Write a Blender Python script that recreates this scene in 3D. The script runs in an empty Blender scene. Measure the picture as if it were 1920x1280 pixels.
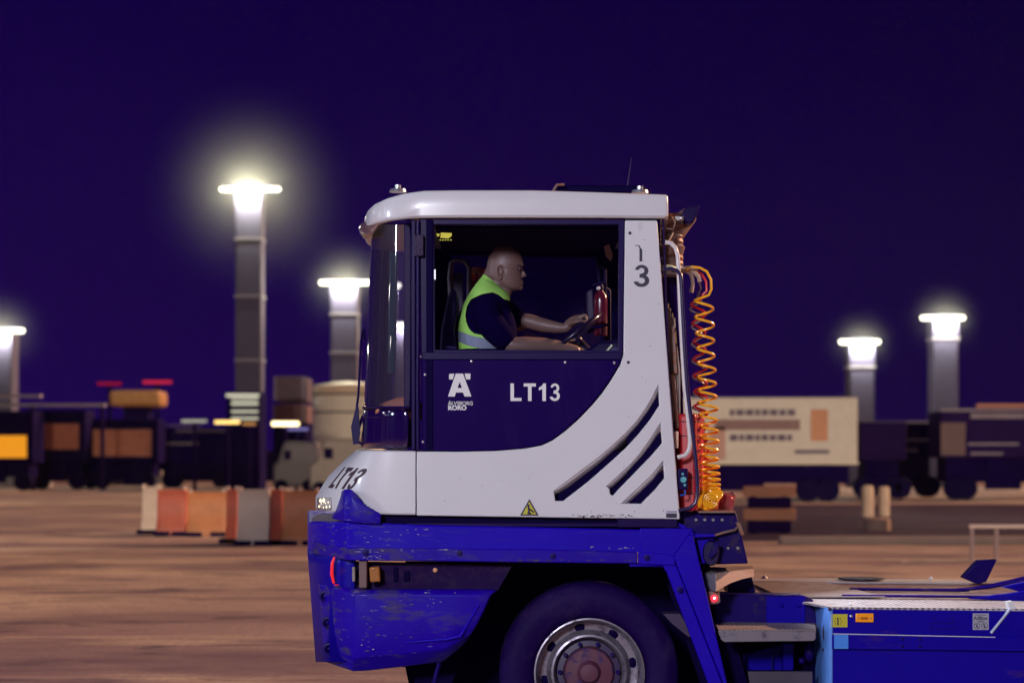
import bpy, bmesh, math, random
from mathutils import Vector, Matrix, noise
from mathutils.geometry import tessellate_polygon
random.seed(7)
R = math.radians
scene = bpy.context.scene
C = scene.collection

# ------------------------------------------------------------------ camera
# camera stands 10.9 m from the near side of the tractor, 1.75 m above the yard
F = 3600.0; D = 10.909; HC = 1.75; HY = 860.0
cam = bpy.data.cameras.new('camera'); camo = bpy.data.objects.new('camera', cam); C.objects.link(camo)
camo.location = (0, -D, HC); camo.rotation_euler = (R(90), 0, 0)
cam.sensor_width = 36; cam.lens = 36 * F / 1920; cam.shift_y = (HY - 640) / 1920
cam.clip_start = 0.1; cam.clip_end = 3000
cam.dof.use_dof = True; cam.dof.focus_distance = 11.2; cam.dof.aperture_fstop = 1.8
scene.camera = camo

# ------------------------------------------------------------------ world, exposure
scene.view_settings.view_transform = 'Standard'; scene.view_settings.look = 'None'
scene.view_settings.exposure = 0; scene.view_settings.gamma = 1
scene.cycles.use_denoising = True
scene.cycles.max_bounces = 8; scene.cycles.transparent_max_bounces = 16; scene.cycles.volume_bounces = 0
scene.cycles.sample_clamp_indirect = 3
w = bpy.data.worlds.new('World'); scene.world = w; w.use_nodes = True
nt = w.node_tree; bg = nt.nodes['Background']
tc = nt.nodes.new('ShaderNodeTexCoord'); sx = nt.nodes.new('ShaderNodeSeparateXYZ')
nt.links.new(tc.outputs['Generated'], sx.inputs[0])
cr = nt.nodes.new('ShaderNodeValToRGB'); nt.links.new(sx.outputs['Z'], cr.inputs[0])
cr.color_ramp.elements[0].position = 0.0; cr.color_ramp.elements[0].color = (.0085, .0004, .060, 1)
cr.color_ramp.elements[1].position = 0.30; cr.color_ramp.elements[1].color = (.0036, .0, .036, 1)
nt.links.new(cr.outputs[0], bg.inputs[0])
az = nt.nodes.new('ShaderNodeMapRange'); nt.links.new(sx.outputs['X'], az.inputs[0])
for k_, v_ in (('From Min', -.25), ('From Max', .25), ('To Min', 1.12), ('To Max', .70)): az.inputs[k_].default_value = v_
nt.links.new(az.outputs[0], bg.inputs[1])

# ------------------------------------------------------------------ yard floodlights (lamps on masts round the yard)
def lamp(name, loc, power, col, size=0.6, typ='POINT', aim=None, spot=60):
    l = bpy.data.lights.new(name, typ); l.energy = power; l.color = col
    if typ == 'AREA': l.size = size; l.shape = 'DISK'
    else: l.shadow_soft_size = size
    if typ == 'SPOT': l.spot_size = R(spot); l.spot_blend = 0.6
    o = bpy.data.objects.new(name, l); C.objects.link(o); o.location = loc
    if aim: o.rotation_euler = (Vector(aim) - Vector(loc)).to_track_quat('-Z', 'Y').to_euler()
    return o
LAV = (0.90, 0.90, 1.0); WARM = (1.0, 0.50, 0.22); WHITE = (1.0, 0.97, 0.70); COOL = (0.72, 0.86, 1.0)
lamp('floodlight_key', (-7, -24, 8.5), 15000, LAV, 1.6, 'SPOT', (0, 0, 1.5), 45)
lamp('floodlight_front', (-22, -7, 6.0), 3600, COOL, 0.5, 'SPOT', (-1, .5, 1.4), 50)
# the bank of warm sodium floodlights beyond the right of the yard
sl = bpy.data.lights.new('sodium_floodlights', 'SUN'); sl.energy = 5.0; sl.color = (1.0, .56, .32); sl.angle = R(1.5)
slo = bpy.data.objects.new('sodium_floodlights', sl); C.objects.link(slo); slo.rotation_euler = (-Vector((.80, .42, .42))).to_track_quat('-Z', 'Y').to_euler()
for (x, y, z, p, ax, ay) in ((26, 8, 11, 70000, 22, 72), (-26, 8, 11, 17000, -26, 90), (-22, 6, 10, 26000, -18, 27)):
    lamp('yard_flood', (x, y, z), p, (1.0, .80, .56), .6, 'SPOT', (ax, ay, 5.5), 56)
lamp('yard_flood', (9, 6, 7), 3600, (1, .66, .42), .3, 'SPOT', (9, 24, 0), 44)
lamp('deck_work_light', (1.2, .9, 2.95), 330, (.80, .90, 1.0), .05, 'SPOT', (3.0, .25, .9), 60)

# ------------------------------------------------------------------ helpers
def W(px, py, Y=0.0):
    d = D + Y
    return Vector(((px - 960) * d / F, Y, HC - (py - HY) * d / F))
WL = {}
def thing(name, loc, label, cat, group=None):
    o = bpy.data.objects.new(name, None); C.objects.link(o); o.location = loc
    o.empty_display_size = .2
    WL[o] = Vector(loc); o['label'] = label; o['category'] = cat
    if group: o['group'] = group
    return o
def tag(o, label, cat=None, group=None, kind=None):
    if label: o['label'] = label
    if cat: o['category'] = cat
    if group: o['group'] = group
    if kind: o['kind'] = kind
    return o
def obj(name, bm, m, parent=None, smooth=False, bevel=0, sub=0, solid=0, seg=2, angle=35, remesh=0, label=None, fix=True, split=False):
    if split:
        return split_obj(name, bm, m, parent, smooth=smooth, bevel=bevel, seg=seg, angle=angle, label=label)
    me = bpy.data.meshes.new(name)
    if fix: bmesh.ops.recalc_face_normals(bm, faces=bm.faces)
    if parent is not None: bm.transform(Matrix.Translation(-WL[parent]))
    bm.to_mesh(me); bm.free()
    for mm in (m if isinstance(m, (list, tuple)) else [m]): me.materials.append(mm)
    o = bpy.data.objects.new(name, me); C.objects.link(o)
    if parent is not None:
        o.parent = parent; WL[o] = WL[parent]
    else: WL[o] = Vector((0, 0, 0))
    if remesh:
        md = o.modifiers.new('r', 'REMESH'); md.mode = 'VOXEL'; md.voxel_size = remesh; md.use_smooth_shade = True
        md = o.modifiers.new('s', 'SMOOTH'); md.factor = .5; md.iterations = 3
    if solid:
        md = o.modifiers.new('so', 'SOLIDIFY'); md.thickness = solid; md.offset = 0
    if bevel:
        md = o.modifiers.new('b', 'BEVEL'); md.width = bevel; md.segments = seg; md.limit_method = 'ANGLE'; md.angle_limit = R(angle)
    if sub:
        md = o.modifiers.new('su', 'SUBSURF'); md.levels = sub; md.render_levels = sub
    if smooth or bevel or sub:
        for p in me.polygons: p.use_smooth = True
        if not (sub or remesh):
            try: me.set_sharp_from_angle(angle=R(40))
            except Exception: pass
    if label: o['label'] = label
    return o
def split_obj(name, bm, m, parent, **kw):
    bm.verts.index_update(); bm.verts.ensure_lookup_table(); seen = set(); out = None
    for v0 in bm.verts:
        if v0.index in seen: continue
        st = [v0]; seen.add(v0.index); isl = []
        while st:
            v = st.pop(); isl.append(v)
            for e in v.link_edges:
                u = e.other_vert(v)
                if u.index not in seen: seen.add(u.index); st.append(u)
        b2 = bmesh.new(); mp = {v: b2.verts.new(v.co) for v in isl}
        for f in {f for v in isl for f in v.link_faces}: b2.faces.new([mp[v] for v in f.verts])
        o = obj(name, b2, m, parent, **kw); out = out or o
    bm.free(); return out
def BM(): return bmesh.new()
def vbox(bm, x0, x1, y0, y1, z0, z1):
    vs = [bm.verts.new((x, y, z)) for z in (z0, z1) for y in (y0, y1) for x in (x0, x1)]
    for f in ((0, 1, 3, 2), (4, 6, 7, 5), (0, 4, 5, 1), (2, 3, 7, 6), (0, 2, 6, 4), (1, 5, 7, 3)):
        bm.faces.new([vs[i] for i in f])
def pbox(bm, px0, px1, py0, py1, Ya, Yb):
    a = W(px0, py1, Ya); b = W(px1, py0, Ya)
    vbox(bm, a.x, b.x, Ya, Yb, a.z, b.z)
def prism(bm, pts, Ya, Yb, holes=()):
    polys = [[W(x, y, Ya) for x, y in pts]] + [[W(x, y, Ya) for x, y in h] for h in holes]
    flat = [p for q in polys for p in q]
    A = [bm.verts.new(p) for p in flat]; B = [bm.verts.new((p.x, Yb, p.z)) for p in flat]
    if holes:
        for t in tessellate_polygon(polys):
            try: bm.faces.new([A[i] for i in t]); bm.faces.new([B[i] for i in reversed(t)])
            except ValueError: pass
    else:
        bm.faces.new(A); bm.faces.new(B[::-1])
    k = 0
    for q in polys:
        n = len(q)
        for i in range(n):
            j = (i + 1) % n
            bm.faces.new((A[k + i], B[k + i], B[k + j], A[k + j]))
        k += n
def patch(bm, cols, close=False):
    g = [[bm.verts.new(p) for p in c] for c in cols]
    n = len(g)
    for i in range(n if close else n - 1):
        a, b = g[i], g[(i + 1) % n]
        for j in range(len(a) - 1):
            bm.faces.new((a[j], a[j + 1], b[j + 1], b[j]))
    return g
def tube(bm, pts, r, seg=10, cap=True, closed=False, sq=None):
    pts = [Vector(p) for p in pts]; n = len(pts)
    rs = r if isinstance(r, (list, tuple)) else [r] * n
    rings = []; up = None
    for i in range(n):
        if closed: t = pts[(i + 1) % n] - pts[i - 1]
        else: t = pts[min(i + 1, n - 1)] - pts[max(i - 1, 0)]
        t.normalize()
        if up is None:
            up = t.orthogonal().normalized()
            if sq: up = (Vector(sq) - t * t.dot(Vector(sq))).normalized()
        up = (up - t * t.dot(up)).normalized(); s = t.cross(up)
        ra = rs[i]; rb = ra
        if isinstance(ra, tuple): ra, rb = ra
        rings.append([bm.verts.new(pts[i] + up * math.cos(a) * ra + s * math.sin(a) * rb) for a in [2 * math.pi * k / seg for k in range(seg)]])
    m = n if closed else n - 1
    for i in range(m):
        a, b = rings[i], rings[(i + 1) % n]
        for k in range(seg):
            bm.faces.new((a[k], a[(k + 1) % seg], b[(k + 1) % seg], b[k]))
    if cap and not closed:
        bm.faces.new(rings[0][::-1]); bm.faces.new(rings[-1])
def limb(bm, pts, radii, seg=16):
    """smooth tapered limb with round ends through the given joints"""
    P = []; Q = []
    pts = [Vector(p) for p in pts]
    n = len(pts)
    def cr_(a, b, c, d, t): return 0.5 * ((2 * b) + (c - a) * t + (2 * a - 5 * b + 4 * c - d) * t * t + (3 * b - a - 3 * c + d) * t ** 3)
    for i in range(n - 1):
        a = pts[max(i - 1, 0)]; b = pts[i]; c = pts[i + 1]; d = pts[min(i + 2, n - 1)]
        for k in range(6):
            t = k / 6; P.append(cr_(a, b, c, d, t)); Q.append(radii[i] + (radii[i + 1] - radii[i]) * t)
    P.append(pts[-1]); Q.append(radii[-1])
    d0 = (P[0] - P[1]).normalized(); d1 = (P[-1] - P[-2]).normalized()
    st = [(P[0] + d0 * Q[0] * math.sin(a), Q[0] * math.cos(a)) for a in (1.5, 1.2, .8, .4)]
    en = [(P[-1] + d1 * Q[-1] * math.sin(a), Q[-1] * math.cos(a)) for a in (.4, .8, 1.2, 1.5)]
    al = st + list(zip(P, Q)) + en
    tube(bm, [a for a, _ in al], [b for _, b in al], seg)
def lathe(bm, prof, c, axis='Y', seg=48, cap=True):
    c = Vector(c); rings = []
    for r, h in prof:
        ring = []
        for k in range(seg):
            a = 2 * math.pi * k / seg
            if axis == 'Y': v = Vector((r * math.cos(a), h, r * math.sin(a)))
            elif axis == 'Z': v = Vector((r * math.cos(a), r * math.sin(a), h))
            else: v = Vector((h, r * math.cos(a), r * math.sin(a)))
            ring.append(bm.verts.new(c + v))
        rings.append(ring)
    for a, b in zip(rings, rings[1:]):
        for k in range(seg): bm.faces.new((a[k], a[(k + 1) % seg], b[(k + 1) % seg], b[k]))
    if cap:
        bm.faces.new(rings[0]); bm.faces.new(rings[-1][::-1])
def ball(bm, c, r, sc=(1, 1, 1), u=16, v=10):
    M = Matrix.Translation(Vector(c)) @ Matrix.Diagonal((*sc, 1))
    bmesh.ops.create_uvsphere(bm, u_segments=u, v_segments=v, radius=r, matrix=M)
def bolt(bm, px, py, Y, r=.008, out=.006):
    p = W(px, py, Y); lathe(bm, [(r, 0), (r, -out * .6), (r * .6, -out)], (p.x, Y, p.z), 'Y', 12)

# ------------------------------------------------------------------ materials
def mat(name, base, rough=.5, metal=0, spec=.5, coat=0, dirt=None, bump=None, emis=None, var=.0, dirt2=None, alpha=None, wearx=None):
    """dirt = (colour, (sx,sy,sz), threshold, softness, amount)"""
    m = bpy.data.materials.new(name); m.use_nodes = True
    t = m.node_tree; b = t.nodes['Principled BSDF']
    b.inputs['Roughness'].default_value = rough; b.inputs['Metallic'].default_value = metal
    b.inputs['Specular IOR Level'].default_value = spec; b.inputs['Coat Weight'].default_value = coat
    b.inputs['Coat Roughness'].default_value = .08
    b.inputs['Base Color'].default_value = (*base, 1)
    tc = t.nodes.new('ShaderNodeTexCoord'); col = None
    def nz(scale, sv=(1, 1, 1), detail=4, rough_=.6, seed=0.):
        mp = t.nodes.new('ShaderNodeMapping'); mp.inputs['Scale'].default_value = sv; mp.inputs['Location'].default_value = (seed, seed * 1.7, -seed)
        t.links.new(tc.outputs['Object'], mp.inputs[0])
        n = t.nodes.new('ShaderNodeTexNoise'); n.inputs['Scale'].default_value = scale; n.inputs['Detail'].default_value = detail
        n.inputs['Roughness'].default_value = rough_; t.links.new(mp.outputs[0], n.inputs[0]); return n
    def ramp(n, lo, hi):
        r = t.nodes.new('ShaderNodeMapRange'); r.inputs['From Min'].default_value = lo; r.inputs['From Max'].default_value = hi
        t.links.new(n.outputs[0], r.inputs[0]); return r
    def mix(fac, a, bcol):
        x = t.nodes.new('ShaderNodeMix'); x.data_type = 'RGBA'
        t.links.new(fac, x.inputs['Factor'])
        if isinstance(a, tuple): x.inputs['A'].default_value = (*a, 1)
        else: t.links.new(a, x.inputs['A'])
        x.inputs['B'].default_value = (*bcol, 1); return x.outputs['Result']
    cur = base
    if var:
        r = ramp(nz(2.2, (1, 1, 1), 6, .65, 3.), .3, .75)
        cur = mix(r.outputs[0], cur, tuple(c * (1 - var) for c in base))
    wm = None
    if wearx:     # wear sits mostly at the knocked front corner
        sp = t.nodes.new('ShaderNodeSeparateXYZ'); t.links.new(tc.outputs['Object'], sp.inputs[0])
        wm = t.nodes.new('ShaderNodeMapRange'); wm.interpolation_type = 'SMOOTHSTEP'
        for i_, q_ in (('From Min', wearx[0]), ('From Max', wearx[1]), ('To Min', 1.0), ('To Max', wearx[2])): wm.inputs[i_].default_value = q_
        t.links.new(sp.outputs['X'], wm.inputs[0])
    for k, dd in enumerate((dirt, dirt2)):
        if not dd: continue
        dc, sv, th, so, am = dd
        r = ramp(nz(1., sv, 7, .68, 11. + 5 * k), th, th + so)
        mu = t.nodes.new('ShaderNodeMath'); mu.operation = 'MULTIPLY'; mu.inputs[1].default_value = am; mu.use_clamp = True
        t.links.new(r.outputs[0], mu.inputs[0])
        if wm: mu.inputs[1].default_value = am; m3 = t.nodes.new('ShaderNodeMath'); m3.operation = 'MULTIPLY'; t.links.new(mu.outputs[0], m3.inputs[0]); t.links.new(wm.outputs[0], m3.inputs[1]); mu = m3
        cur = mix(mu.outputs[0], cur, dc)
        if k == 0:
            rr = t.nodes.new('ShaderNodeMapRange'); rr.inputs['To Min'].default_value = rough; rr.inputs['To Max'].default_value = min(1, rough + .35)
            t.links.new(mu.outputs[0], rr.inputs[0]); t.links.new(rr.outputs[0], b.inputs['Roughness'])
    if not isinstance(cur, tuple): t.links.new(cur, b.inputs['Base Color'])
    if bump:
        bp = t.nodes.new('ShaderNodeBump'); bp.inputs['Strength'].default_value = bump[1]; bp.inputs['Distance'].default_value = .01
        n = nz(bump[0], bump[2] if len(bump) > 2 else (1, 1, 1)); t.links.new(n.outputs[0], bp.inputs['Height']); t.links.new(bp.outputs[0], b.inputs['Normal'])
    if emis:
        b.inputs['Emission Color'].default_value = (*emis[0], 1); b.inputs['Emission Strength'].default_value = emis[1]
    if alpha: b.inputs['Alpha'].default_value = alpha
    return m
def emit(name, col, s):
    m = bpy.data.materials.new(name); m.use_nodes = True; t = m.node_tree; t.nodes.clear()
    e = t.nodes.new('ShaderNodeEmission'); e.inputs[0].default_value = (*col, 1); e.inputs[1].default_value = s
    o = t.nodes.new('ShaderNodeOutputMaterial'); t.links.new(e.outputs[0], o.inputs[0]); return m
def glassm(name, tint, refl=1.0, rough=.01, ior=1.45, body=0, bodycol=(.1, .1, .1)):
    m = bpy.data.materials.new(name); m.use_nodes = True; t = m.node_tree; t.nodes.clear()
    tr = t.nodes.new('ShaderNodeBsdfTransparent'); tr.inputs[0].default_value = (*tint, 1)
    gl = t.nodes.new('ShaderNodeBsdfGlossy'); gl.inputs['Roughness'].default_value = rough; gl.inputs[0].default_value = (refl, refl, refl, 1)
    fr = t.nodes.new('ShaderNodeFresnel'); fr.inputs[0].default_value = ior
    mx = t.nodes.new('ShaderNodeMixShader'); o = t.nodes.new('ShaderNodeOutputMaterial')
    t.links.new(fr.outputs[0], mx.inputs[0])
    if body:
        df = t.nodes.new('ShaderNodeBsdfDiffuse'); df.inputs[0].default_value = (*bodycol, 1)
        m2 = t.nodes.new('ShaderNodeMixShader'); m2.inputs[0].default_value = body
        t.links.new(tr.outputs[0], m2.inputs[1]); t.links.new(df.outputs[0], m2.inputs[2]); t.links.new(m2.outputs[0], mx.inputs[1])
    else: t.links.new(tr.outputs[0], mx.inputs[1])
    t.links.new(gl.outputs[0], mx.inputs[2]); t.links.new(mx.outputs[0], o.inputs[0]); return m
GREY = (.16, .13, .12)
M = dict(
    white=mat('white_paint', (.72, .71, .77), .30, coat=.3, var=.06, dirt=((.30, .26, .28), (9, 9, 3), .66, .14, .55)),
    whitebits=mat('white_decal', (.75, .74, .78), .45),
    navy=mat('navy_gloss', (.011, .0010, .080), .35, coat=.0, spec=.03, dirt=((.020, .006, .085), (6, 6, 1.2), .50, .3, .8), dirt2=((.06, .03, .12), (30, 30, 4), .70, .05, .35)),
    frame=mat('black_frame', (.009, .001, .062), .35, spec=.16),
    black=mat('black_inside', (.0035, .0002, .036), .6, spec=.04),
    dash=mat('cab_trim', (.008, .002, .050), .5, spec=.2, bump=(60, .3)),
    blue=mat('blue_paint', (.016, .0010, .50), .40, coat=.03, spec=.10, var=.22, wearx=(-1.75, -1.1, .12),
             dirt=((.10, .085, .11), (5.0, 14, 40), .56, .10, .7), dirt2=((.32, .29, .36), (9, 20, 90), .63, .05, .6)),
    bluebump=mat('scuffed_blue_paint', (.020, .0016, .44), .40, coat=.03, spec=.12, var=.35, wearx=(-1.75, -.85, .18),
             dirt=((.070, .052, .10), (4.0, 6, 14), .50, .10, .7), dirt2=((.34, .29, .30), (12, 16, 60), .635, .05, .65)),
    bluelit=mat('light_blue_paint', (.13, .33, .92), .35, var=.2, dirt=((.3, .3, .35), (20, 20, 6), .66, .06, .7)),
    bluebox=mat('box_blue_paint', (.007, .0006, .34), .4, coat=.03, spec=.10, var=.15, dirt=((.07, .018, .10), (3, 6, 9), .60, .1, .6)),
    bluedark=mat('dark_blue_steel', (.010, .001, .13), .45, spec=.12, var=.3, dirt=((.05, .03, .06), (9, 9, 9), .55, .1, .7)),
    steel=mat('galvanised_step', (.30, .25, .25), .5, metal=.3, var=.3, dirt=((.14, .09, .09), (16, 16, 16), .5, .15, .6)),
    rubber=mat('tyre_rubber', (.010, .001, .060), .6, spec=.10, bump=(40, .3), dirt=((.035, .018, .085), (5, 5, 5), .50, .2, .7)),
    rim=mat('wheel_steel', (.30, .27, .34), .35, metal=.5, var=.3, dirt=((.06, .03, .07), (14, 14, 14), .5, .15, .8)),
    rimdark=mat('wheel_dark', (.05, .03, .10), .5, var=.3),
    hub=mat('rusty_hub', (.13, .03, .07), .6, var=.4, dirt=((.03, .02, .12), (16, 16, 16), .52, .1, .8)),
    amber=mat('amber_lens', (.85, .25, .01), .25, coat=.5, emis=((1, .35, .02), .12)),
    yellow=mat('yellow_sticker', (.55, .50, .03), .5),
    redhose=mat('red_hose', (.62, .02, .03), .3, coat=.4),
    yelhose=mat('yellow_hose', (.95, .46, .015), .3, coat=.4),
    greyhose=mat('grey_hose', (.20, .16, .17), .35),
    red=mat('red_plastic', (.50, .015, .03), .4, coat=.2, var=.15),
    redlens=mat('red_lens', (.5, .01, .02), .2, coat=.6),
    tan=mat('weathered_pipe', (.26, .17, .16), .5, metal=.2, var=.3, dirt=((.30, .10, .05), (14, 14, 22), .5, .12, .8)),
    silver=mat('silver', (.6, .6, .64), .3, metal=.8),
    skin=mat('skin', (.24, .145, .125), .42, var=.12, bump=(70, .22)),
    shirt=mat('dark_shirt', (.004, .0006, .032), .9, spec=.03, bump=(7, 1.0)),
    vest=mat('hi_vis_green', (.50, .98, .19), .8, spec=.1, var=.25, bump=(9, 1.0)),
    vesty=mat('hi_vis_yellow', (.65, .50, .02), .75),
    reflect=mat('reflective_tape', (.26, .30, .42), .4),
    inkred=mat('brown_ink', (.05, .02, .04), .5),
    ink=mat('dark_ink', (.02, .012, .05), .5),
)
M['glass'] = glassm('window_glass', (.97, .97, 1), .35)
M['wind'] = glassm('windscreen_glass', (.84, .82, .90), 1.25, body=.09, bodycol=(.30, .23, .42), ior=1.55, rough=.03)
M['jar'] = glassm('beacon_glass', (.9, .6, .5), 1, body=.35, bodycol=(.6, .18, .08))
def tread(name, base, hole, scale):
    m = mat(name, base, .5, metal=.25, var=.3, dirt=((.12, .08, .08), (10, 10, 10), .52, .12, .6)); t = m.node_tree; b = t.nodes['Principled BSDF']
    tc = t.nodes.new('ShaderNodeTexCoord'); v = t.nodes.new('ShaderNodeTexVoronoi'); v.inputs['Scale'].default_value = scale; v.inputs['Randomness'].default_value = 0
    t.links.new(tc.outputs['Object'], v.inputs[0])
    r = t.nodes.new('ShaderNodeMapRange'); r.inputs['From Min'].default_value = .28; r.inputs['From Max'].default_value = .34; t.links.new(v.outputs['Distance'], r.inputs[0])
    src = b.inputs['Base Color'].links[0].from_socket
    x = t.nodes.new('ShaderNodeMix'); x.data_type = 'RGBA'; x.inputs['A'].default_value = (*hole, 1)
    t.links.new(r.outputs[0], x.inputs['Factor']); t.links.new(src, x.inputs['B']); t.links.new(x.outputs['Result'], b.inputs['Base Color'])
    bp = t.nodes.new('ShaderNodeBump'); bp.inputs['Strength'].default_value = .8; bp.inputs['Distance'].default_value = .006
    t.links.new(r.outputs[0], bp.inputs['Height']); t.links.new(bp.outputs[0], b.inputs['Normal']); return m
M['tread'] = tread('perforated_tread', (.42, .34, .33), (.04, .02, .05), 34)
M['deck'] = tread('perforated_deck', (.34, .27, .27), (.10, .06, .08), 30)

# ------------------------------------------------------------------ ground
def ground_mat():
    m = bpy.data.materials.new('worn_asphalt'); m.use_nodes = True; t = m.node_tree; b = t.nodes['Principled BSDF']
    b.inputs['Roughness'].default_value = .75; b.inputs['Specular IOR Level'].default_value = .12
    tc = t.nodes.new('ShaderNodeTexCoord')
    def n(sv, d, seed, lo, hi):
        mp = t.nodes.new('ShaderNodeMapping'); mp.inputs['Scale'].default_value = sv; mp.inputs['Location'].default_value = (seed, seed, 0)
        t.links.new(tc.outputs['Object'], mp.inputs[0]); x = t.nodes.new('ShaderNodeTexNoise'); x.inputs['Scale'].default_value = 1; x.inputs['Detail'].default_value = d
        x.inputs['Roughness'].default_value = .62; t.links.new(mp.outputs[0], x.inputs[0])
        r = t.nodes.new('ShaderNodeMapRange'); r.inputs['From Min'].default_value = lo; r.inputs['From Max'].default_value = hi; t.links.new(x.outputs[0], r.inputs[0]); return r.outputs[0]
    def mix(f, a, c):
        x = t.nodes.new('ShaderNodeMix'); x.data_type = 'RGBA'; t.links.new(f, x.inputs['Factor'])
        if isinstance(a, tuple): x.inputs['A'].default_value = (*a, 1)
        else: t.links.new(a, x.inputs['A'])
        x.inputs['B'].default_value = (*c, 1); return x.outputs['Result']
    c = mix(n((.05, .10, 1), 2, 5., .40, .60), (.60, .48, .39), (.30, .20, .215))     # broad patches of old and new asphalt
    c = mix(n((.11, .34, 1), 3, 2., .45, .62), c, (.15, .09, .125))                     # lanes along the driving direction
    c = mix(n((.30, .85, 1), 3, 9., .54, .68), c, (.085, .052, .10))
    c = mix(n((.20, .60, 1), 3, 23., .57, .70), c, (.56, .43, .34))
    c = mix(n((.8, 1.1, 1), 4, 31., .59, .70), c, (.07, .045, .08))
    c = mix(n((1.9, 1.9, 1), 5, 41., .48, .82), c, (.28, .20, .19))
    c = mix(n((14, 14, 1), 3, 1., .45, .85), c, (.15, .11, .115))
    t.links.new(c, b.inputs['Base Color'])
    bp = t.nodes.new('ShaderNodeBump'); bp.inputs['Strength'].default_value = .25; x = t.nodes.new('ShaderNodeTexNoise'); x.inputs['Scale'].default_value = 30
    t.links.new(tc.outputs['Object'], x.inputs[0]); t.links.new(x.outputs[0], bp.inputs['Height']); t.links.new(bp.outputs[0], b.inputs['Normal'])
    return m
bm = BM(); vbox(bm, -600, 600, -60, 900, -.5, 0); g = obj('ground', bm, ground_mat()); g['kind'] = 'structure'
kerbm = mat('kerb_concrete', (.42, .33, .28), .8, var=.2, dirt=((.2, .15, .14), (.6, 4, 4), .5, .2, .5))
bm = BM(); vbox(bm, 5.5, 60, 28.4, 28.75, 0, .16); k = obj('kerb', bm, kerbm, bevel=.02); k['kind'] = 'structure'
bm = BM(); v = [bm.verts.new(p) for p in ((2.2, 30, .004), (120, 30, .004), (120, 63, .004), (1.5, 63, .004))]; bm.faces.new(v)  # dark sheet: the dimmer light on the right-hand ground put into its colour
k = obj('road', bm, mat('shade_toned_asphalt', (.040, .025, .066), .8, spec=.05, var=.3, dirt=((.13, .085, .10), (.12, 1.0, 1), .52, .12, .7))); k['kind'] = 'structure'
paint = mat('worn_line_paint', (.50, .42, .34), .7, dirt=((.22, .16, .15), (.5, 7, 1), .46, .1, .8))
bm = BM()
for (x0, x1, y0, y1) in ((-60, -4.5, 26.2, 26.7), (6.5, 60, 22.5, 22.75), (-60, 60, 66, 67.2)):
    vbox(bm, x0, x1, y0, y1, .0, .004)
k = obj('road_markings', bm, paint); k['kind'] = 'structure'

# ------------------------------------------------------------------ terminal tractor
T = thing('terminal_tractor', (0.9, 1.2, 0), 'white and blue terminal tractor marked LT13 with a driver at the wheel', 'tractor')
CY = 1.62     # far side of the cab
# --- side shell (white) with the three louvre slots
slots = [[(1234, 724), (1236.5, 759.5), (1220, 785), (1199, 811.6), (1175, 838), (1149, 862), (1101, 904), (1056, 938.7), (1041, 938.7), (1039, 920), (1075.6, 893), (1126, 855), (1150, 834), (1174, 811.6), (1194, 790), (1210.7, 766.6), (1224, 744)],
         [(1238, 794.7), (1241.6, 830), (1225, 850), (1205, 870.7), (1160, 917), (1149, 929), (1144, 926), (1143, 916), (1137.5, 911.5), (1149, 901.6), (1182.5, 870.7), (1200, 851), (1216, 828.5)],
         [(1243, 865), (1246, 896), (1227.5, 918.5), (1202, 944), (1167, 943), (1199, 913), (1222, 891)]]
shell = [(781, 846), (860, 846.5), (930, 845), (985, 840.5), (1015, 835), (1035, 826), (1060, 808), (1086, 785), (1110, 760), (1129, 737), (1147, 711), (1163, 684), (1169, 665), (1172, 413), (1232, 413), (1254, 700), (1275, 973), (1100, 970.5), (781, 966)]
bm = BM(); prism(bm, shell, 0, .05, slots)
obj('side_panel', bm, M['white'], T, bevel=.006, seg=2, angle=50)
bm = BM()
for s_ in slots:        # inward-curving louvre vanes behind each slot
    n = len(s_); up = None
    if n == 17: U = [s_[9], s_[10], s_[11], s_[12], s_[13], s_[14], s_[15], s_[16], s_[0]]; L = [s_[8], s_[7], s_[6], s_[5], s_[4], s_[3], s_[2], s_[1], s_[1]]
    elif n == 13: U = [s_[8], s_[9], s_[10], s_[11], s_[12], s_[0]]; L = [s_[6], s_[5], s_[4], s_[3], s_[2], s_[1]]
    else: U = [s_[4], s_[5], s_[6], s_[0]]; L = [s_[3], s_[3], s_[2], s_[1]]
    cols = []
    for u, l in zip(U, L):
        col = []
        for f in (0, .15, .3, .45, .6, .8, 1.05):
            col.append(W(u[0] + (l[0] - u[0]) * f - (2 if f == 0 else 0), u[1] + (l[1] - u[1]) * f, .006 + .27 * f ** 1.35))
        cols.append(col)
    patch(bm, cols)
obj('louvre', bm, M['white'], T, smooth=True, solid=.004)
# --- front hood (white), swept round the near front corner
Yh = 0
cols = [
    [W(779, 845, 0), W(779, 870, 0), W(779, 900, 0), W(779, 935, 0), W(779, 965, 0)],
    [W(740, 844.5, 0), W(738, 870, 0), W(737, 900, 0), W(736, 935, 0), W(736, 964.5, 0)],
    [W(708, 844, .01), W(702, 870, .01), W(697, 900, .01), W(694, 935, .01), W(694, 964, .02)],
    [W(690, 843.5, .05), W(680, 868, .045), W(670, 900, .045), W(665, 935, .05), W(665, 963, .06)],
    [W(678, 843, .16), W(661, 866, .15), W(640, 898, .16), W(631, 930, .17), W(631, 961, .18)],
    [W(668, 843, .42), W(646, 862, .42), W(616, 892, .42), W(592, 930, .42), W(592, 956, .42)],
    [W(668, 843, 1.2), W(648, 862, 1.2), W(620, 892, 1.2), W(598, 930, 1.2), W(598, 955, 1.2)],
    [W(700, 843, CY), W(690, 862, CY), W(670, 892, CY), W(650, 930, CY), W(650, 955, CY)],
    [W(790, 843, CY), W(790, 862, CY), W(790, 892, CY), W(790, 930, CY), W(790, 955, CY)]]
bm = BM(); g_ = patch(bm, cols); bm.faces.new([c[0] for c in g_]); bm.faces.new([c[-1] for c in g_][::-1])
from mathutils.bvhtree import BVHTree
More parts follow.
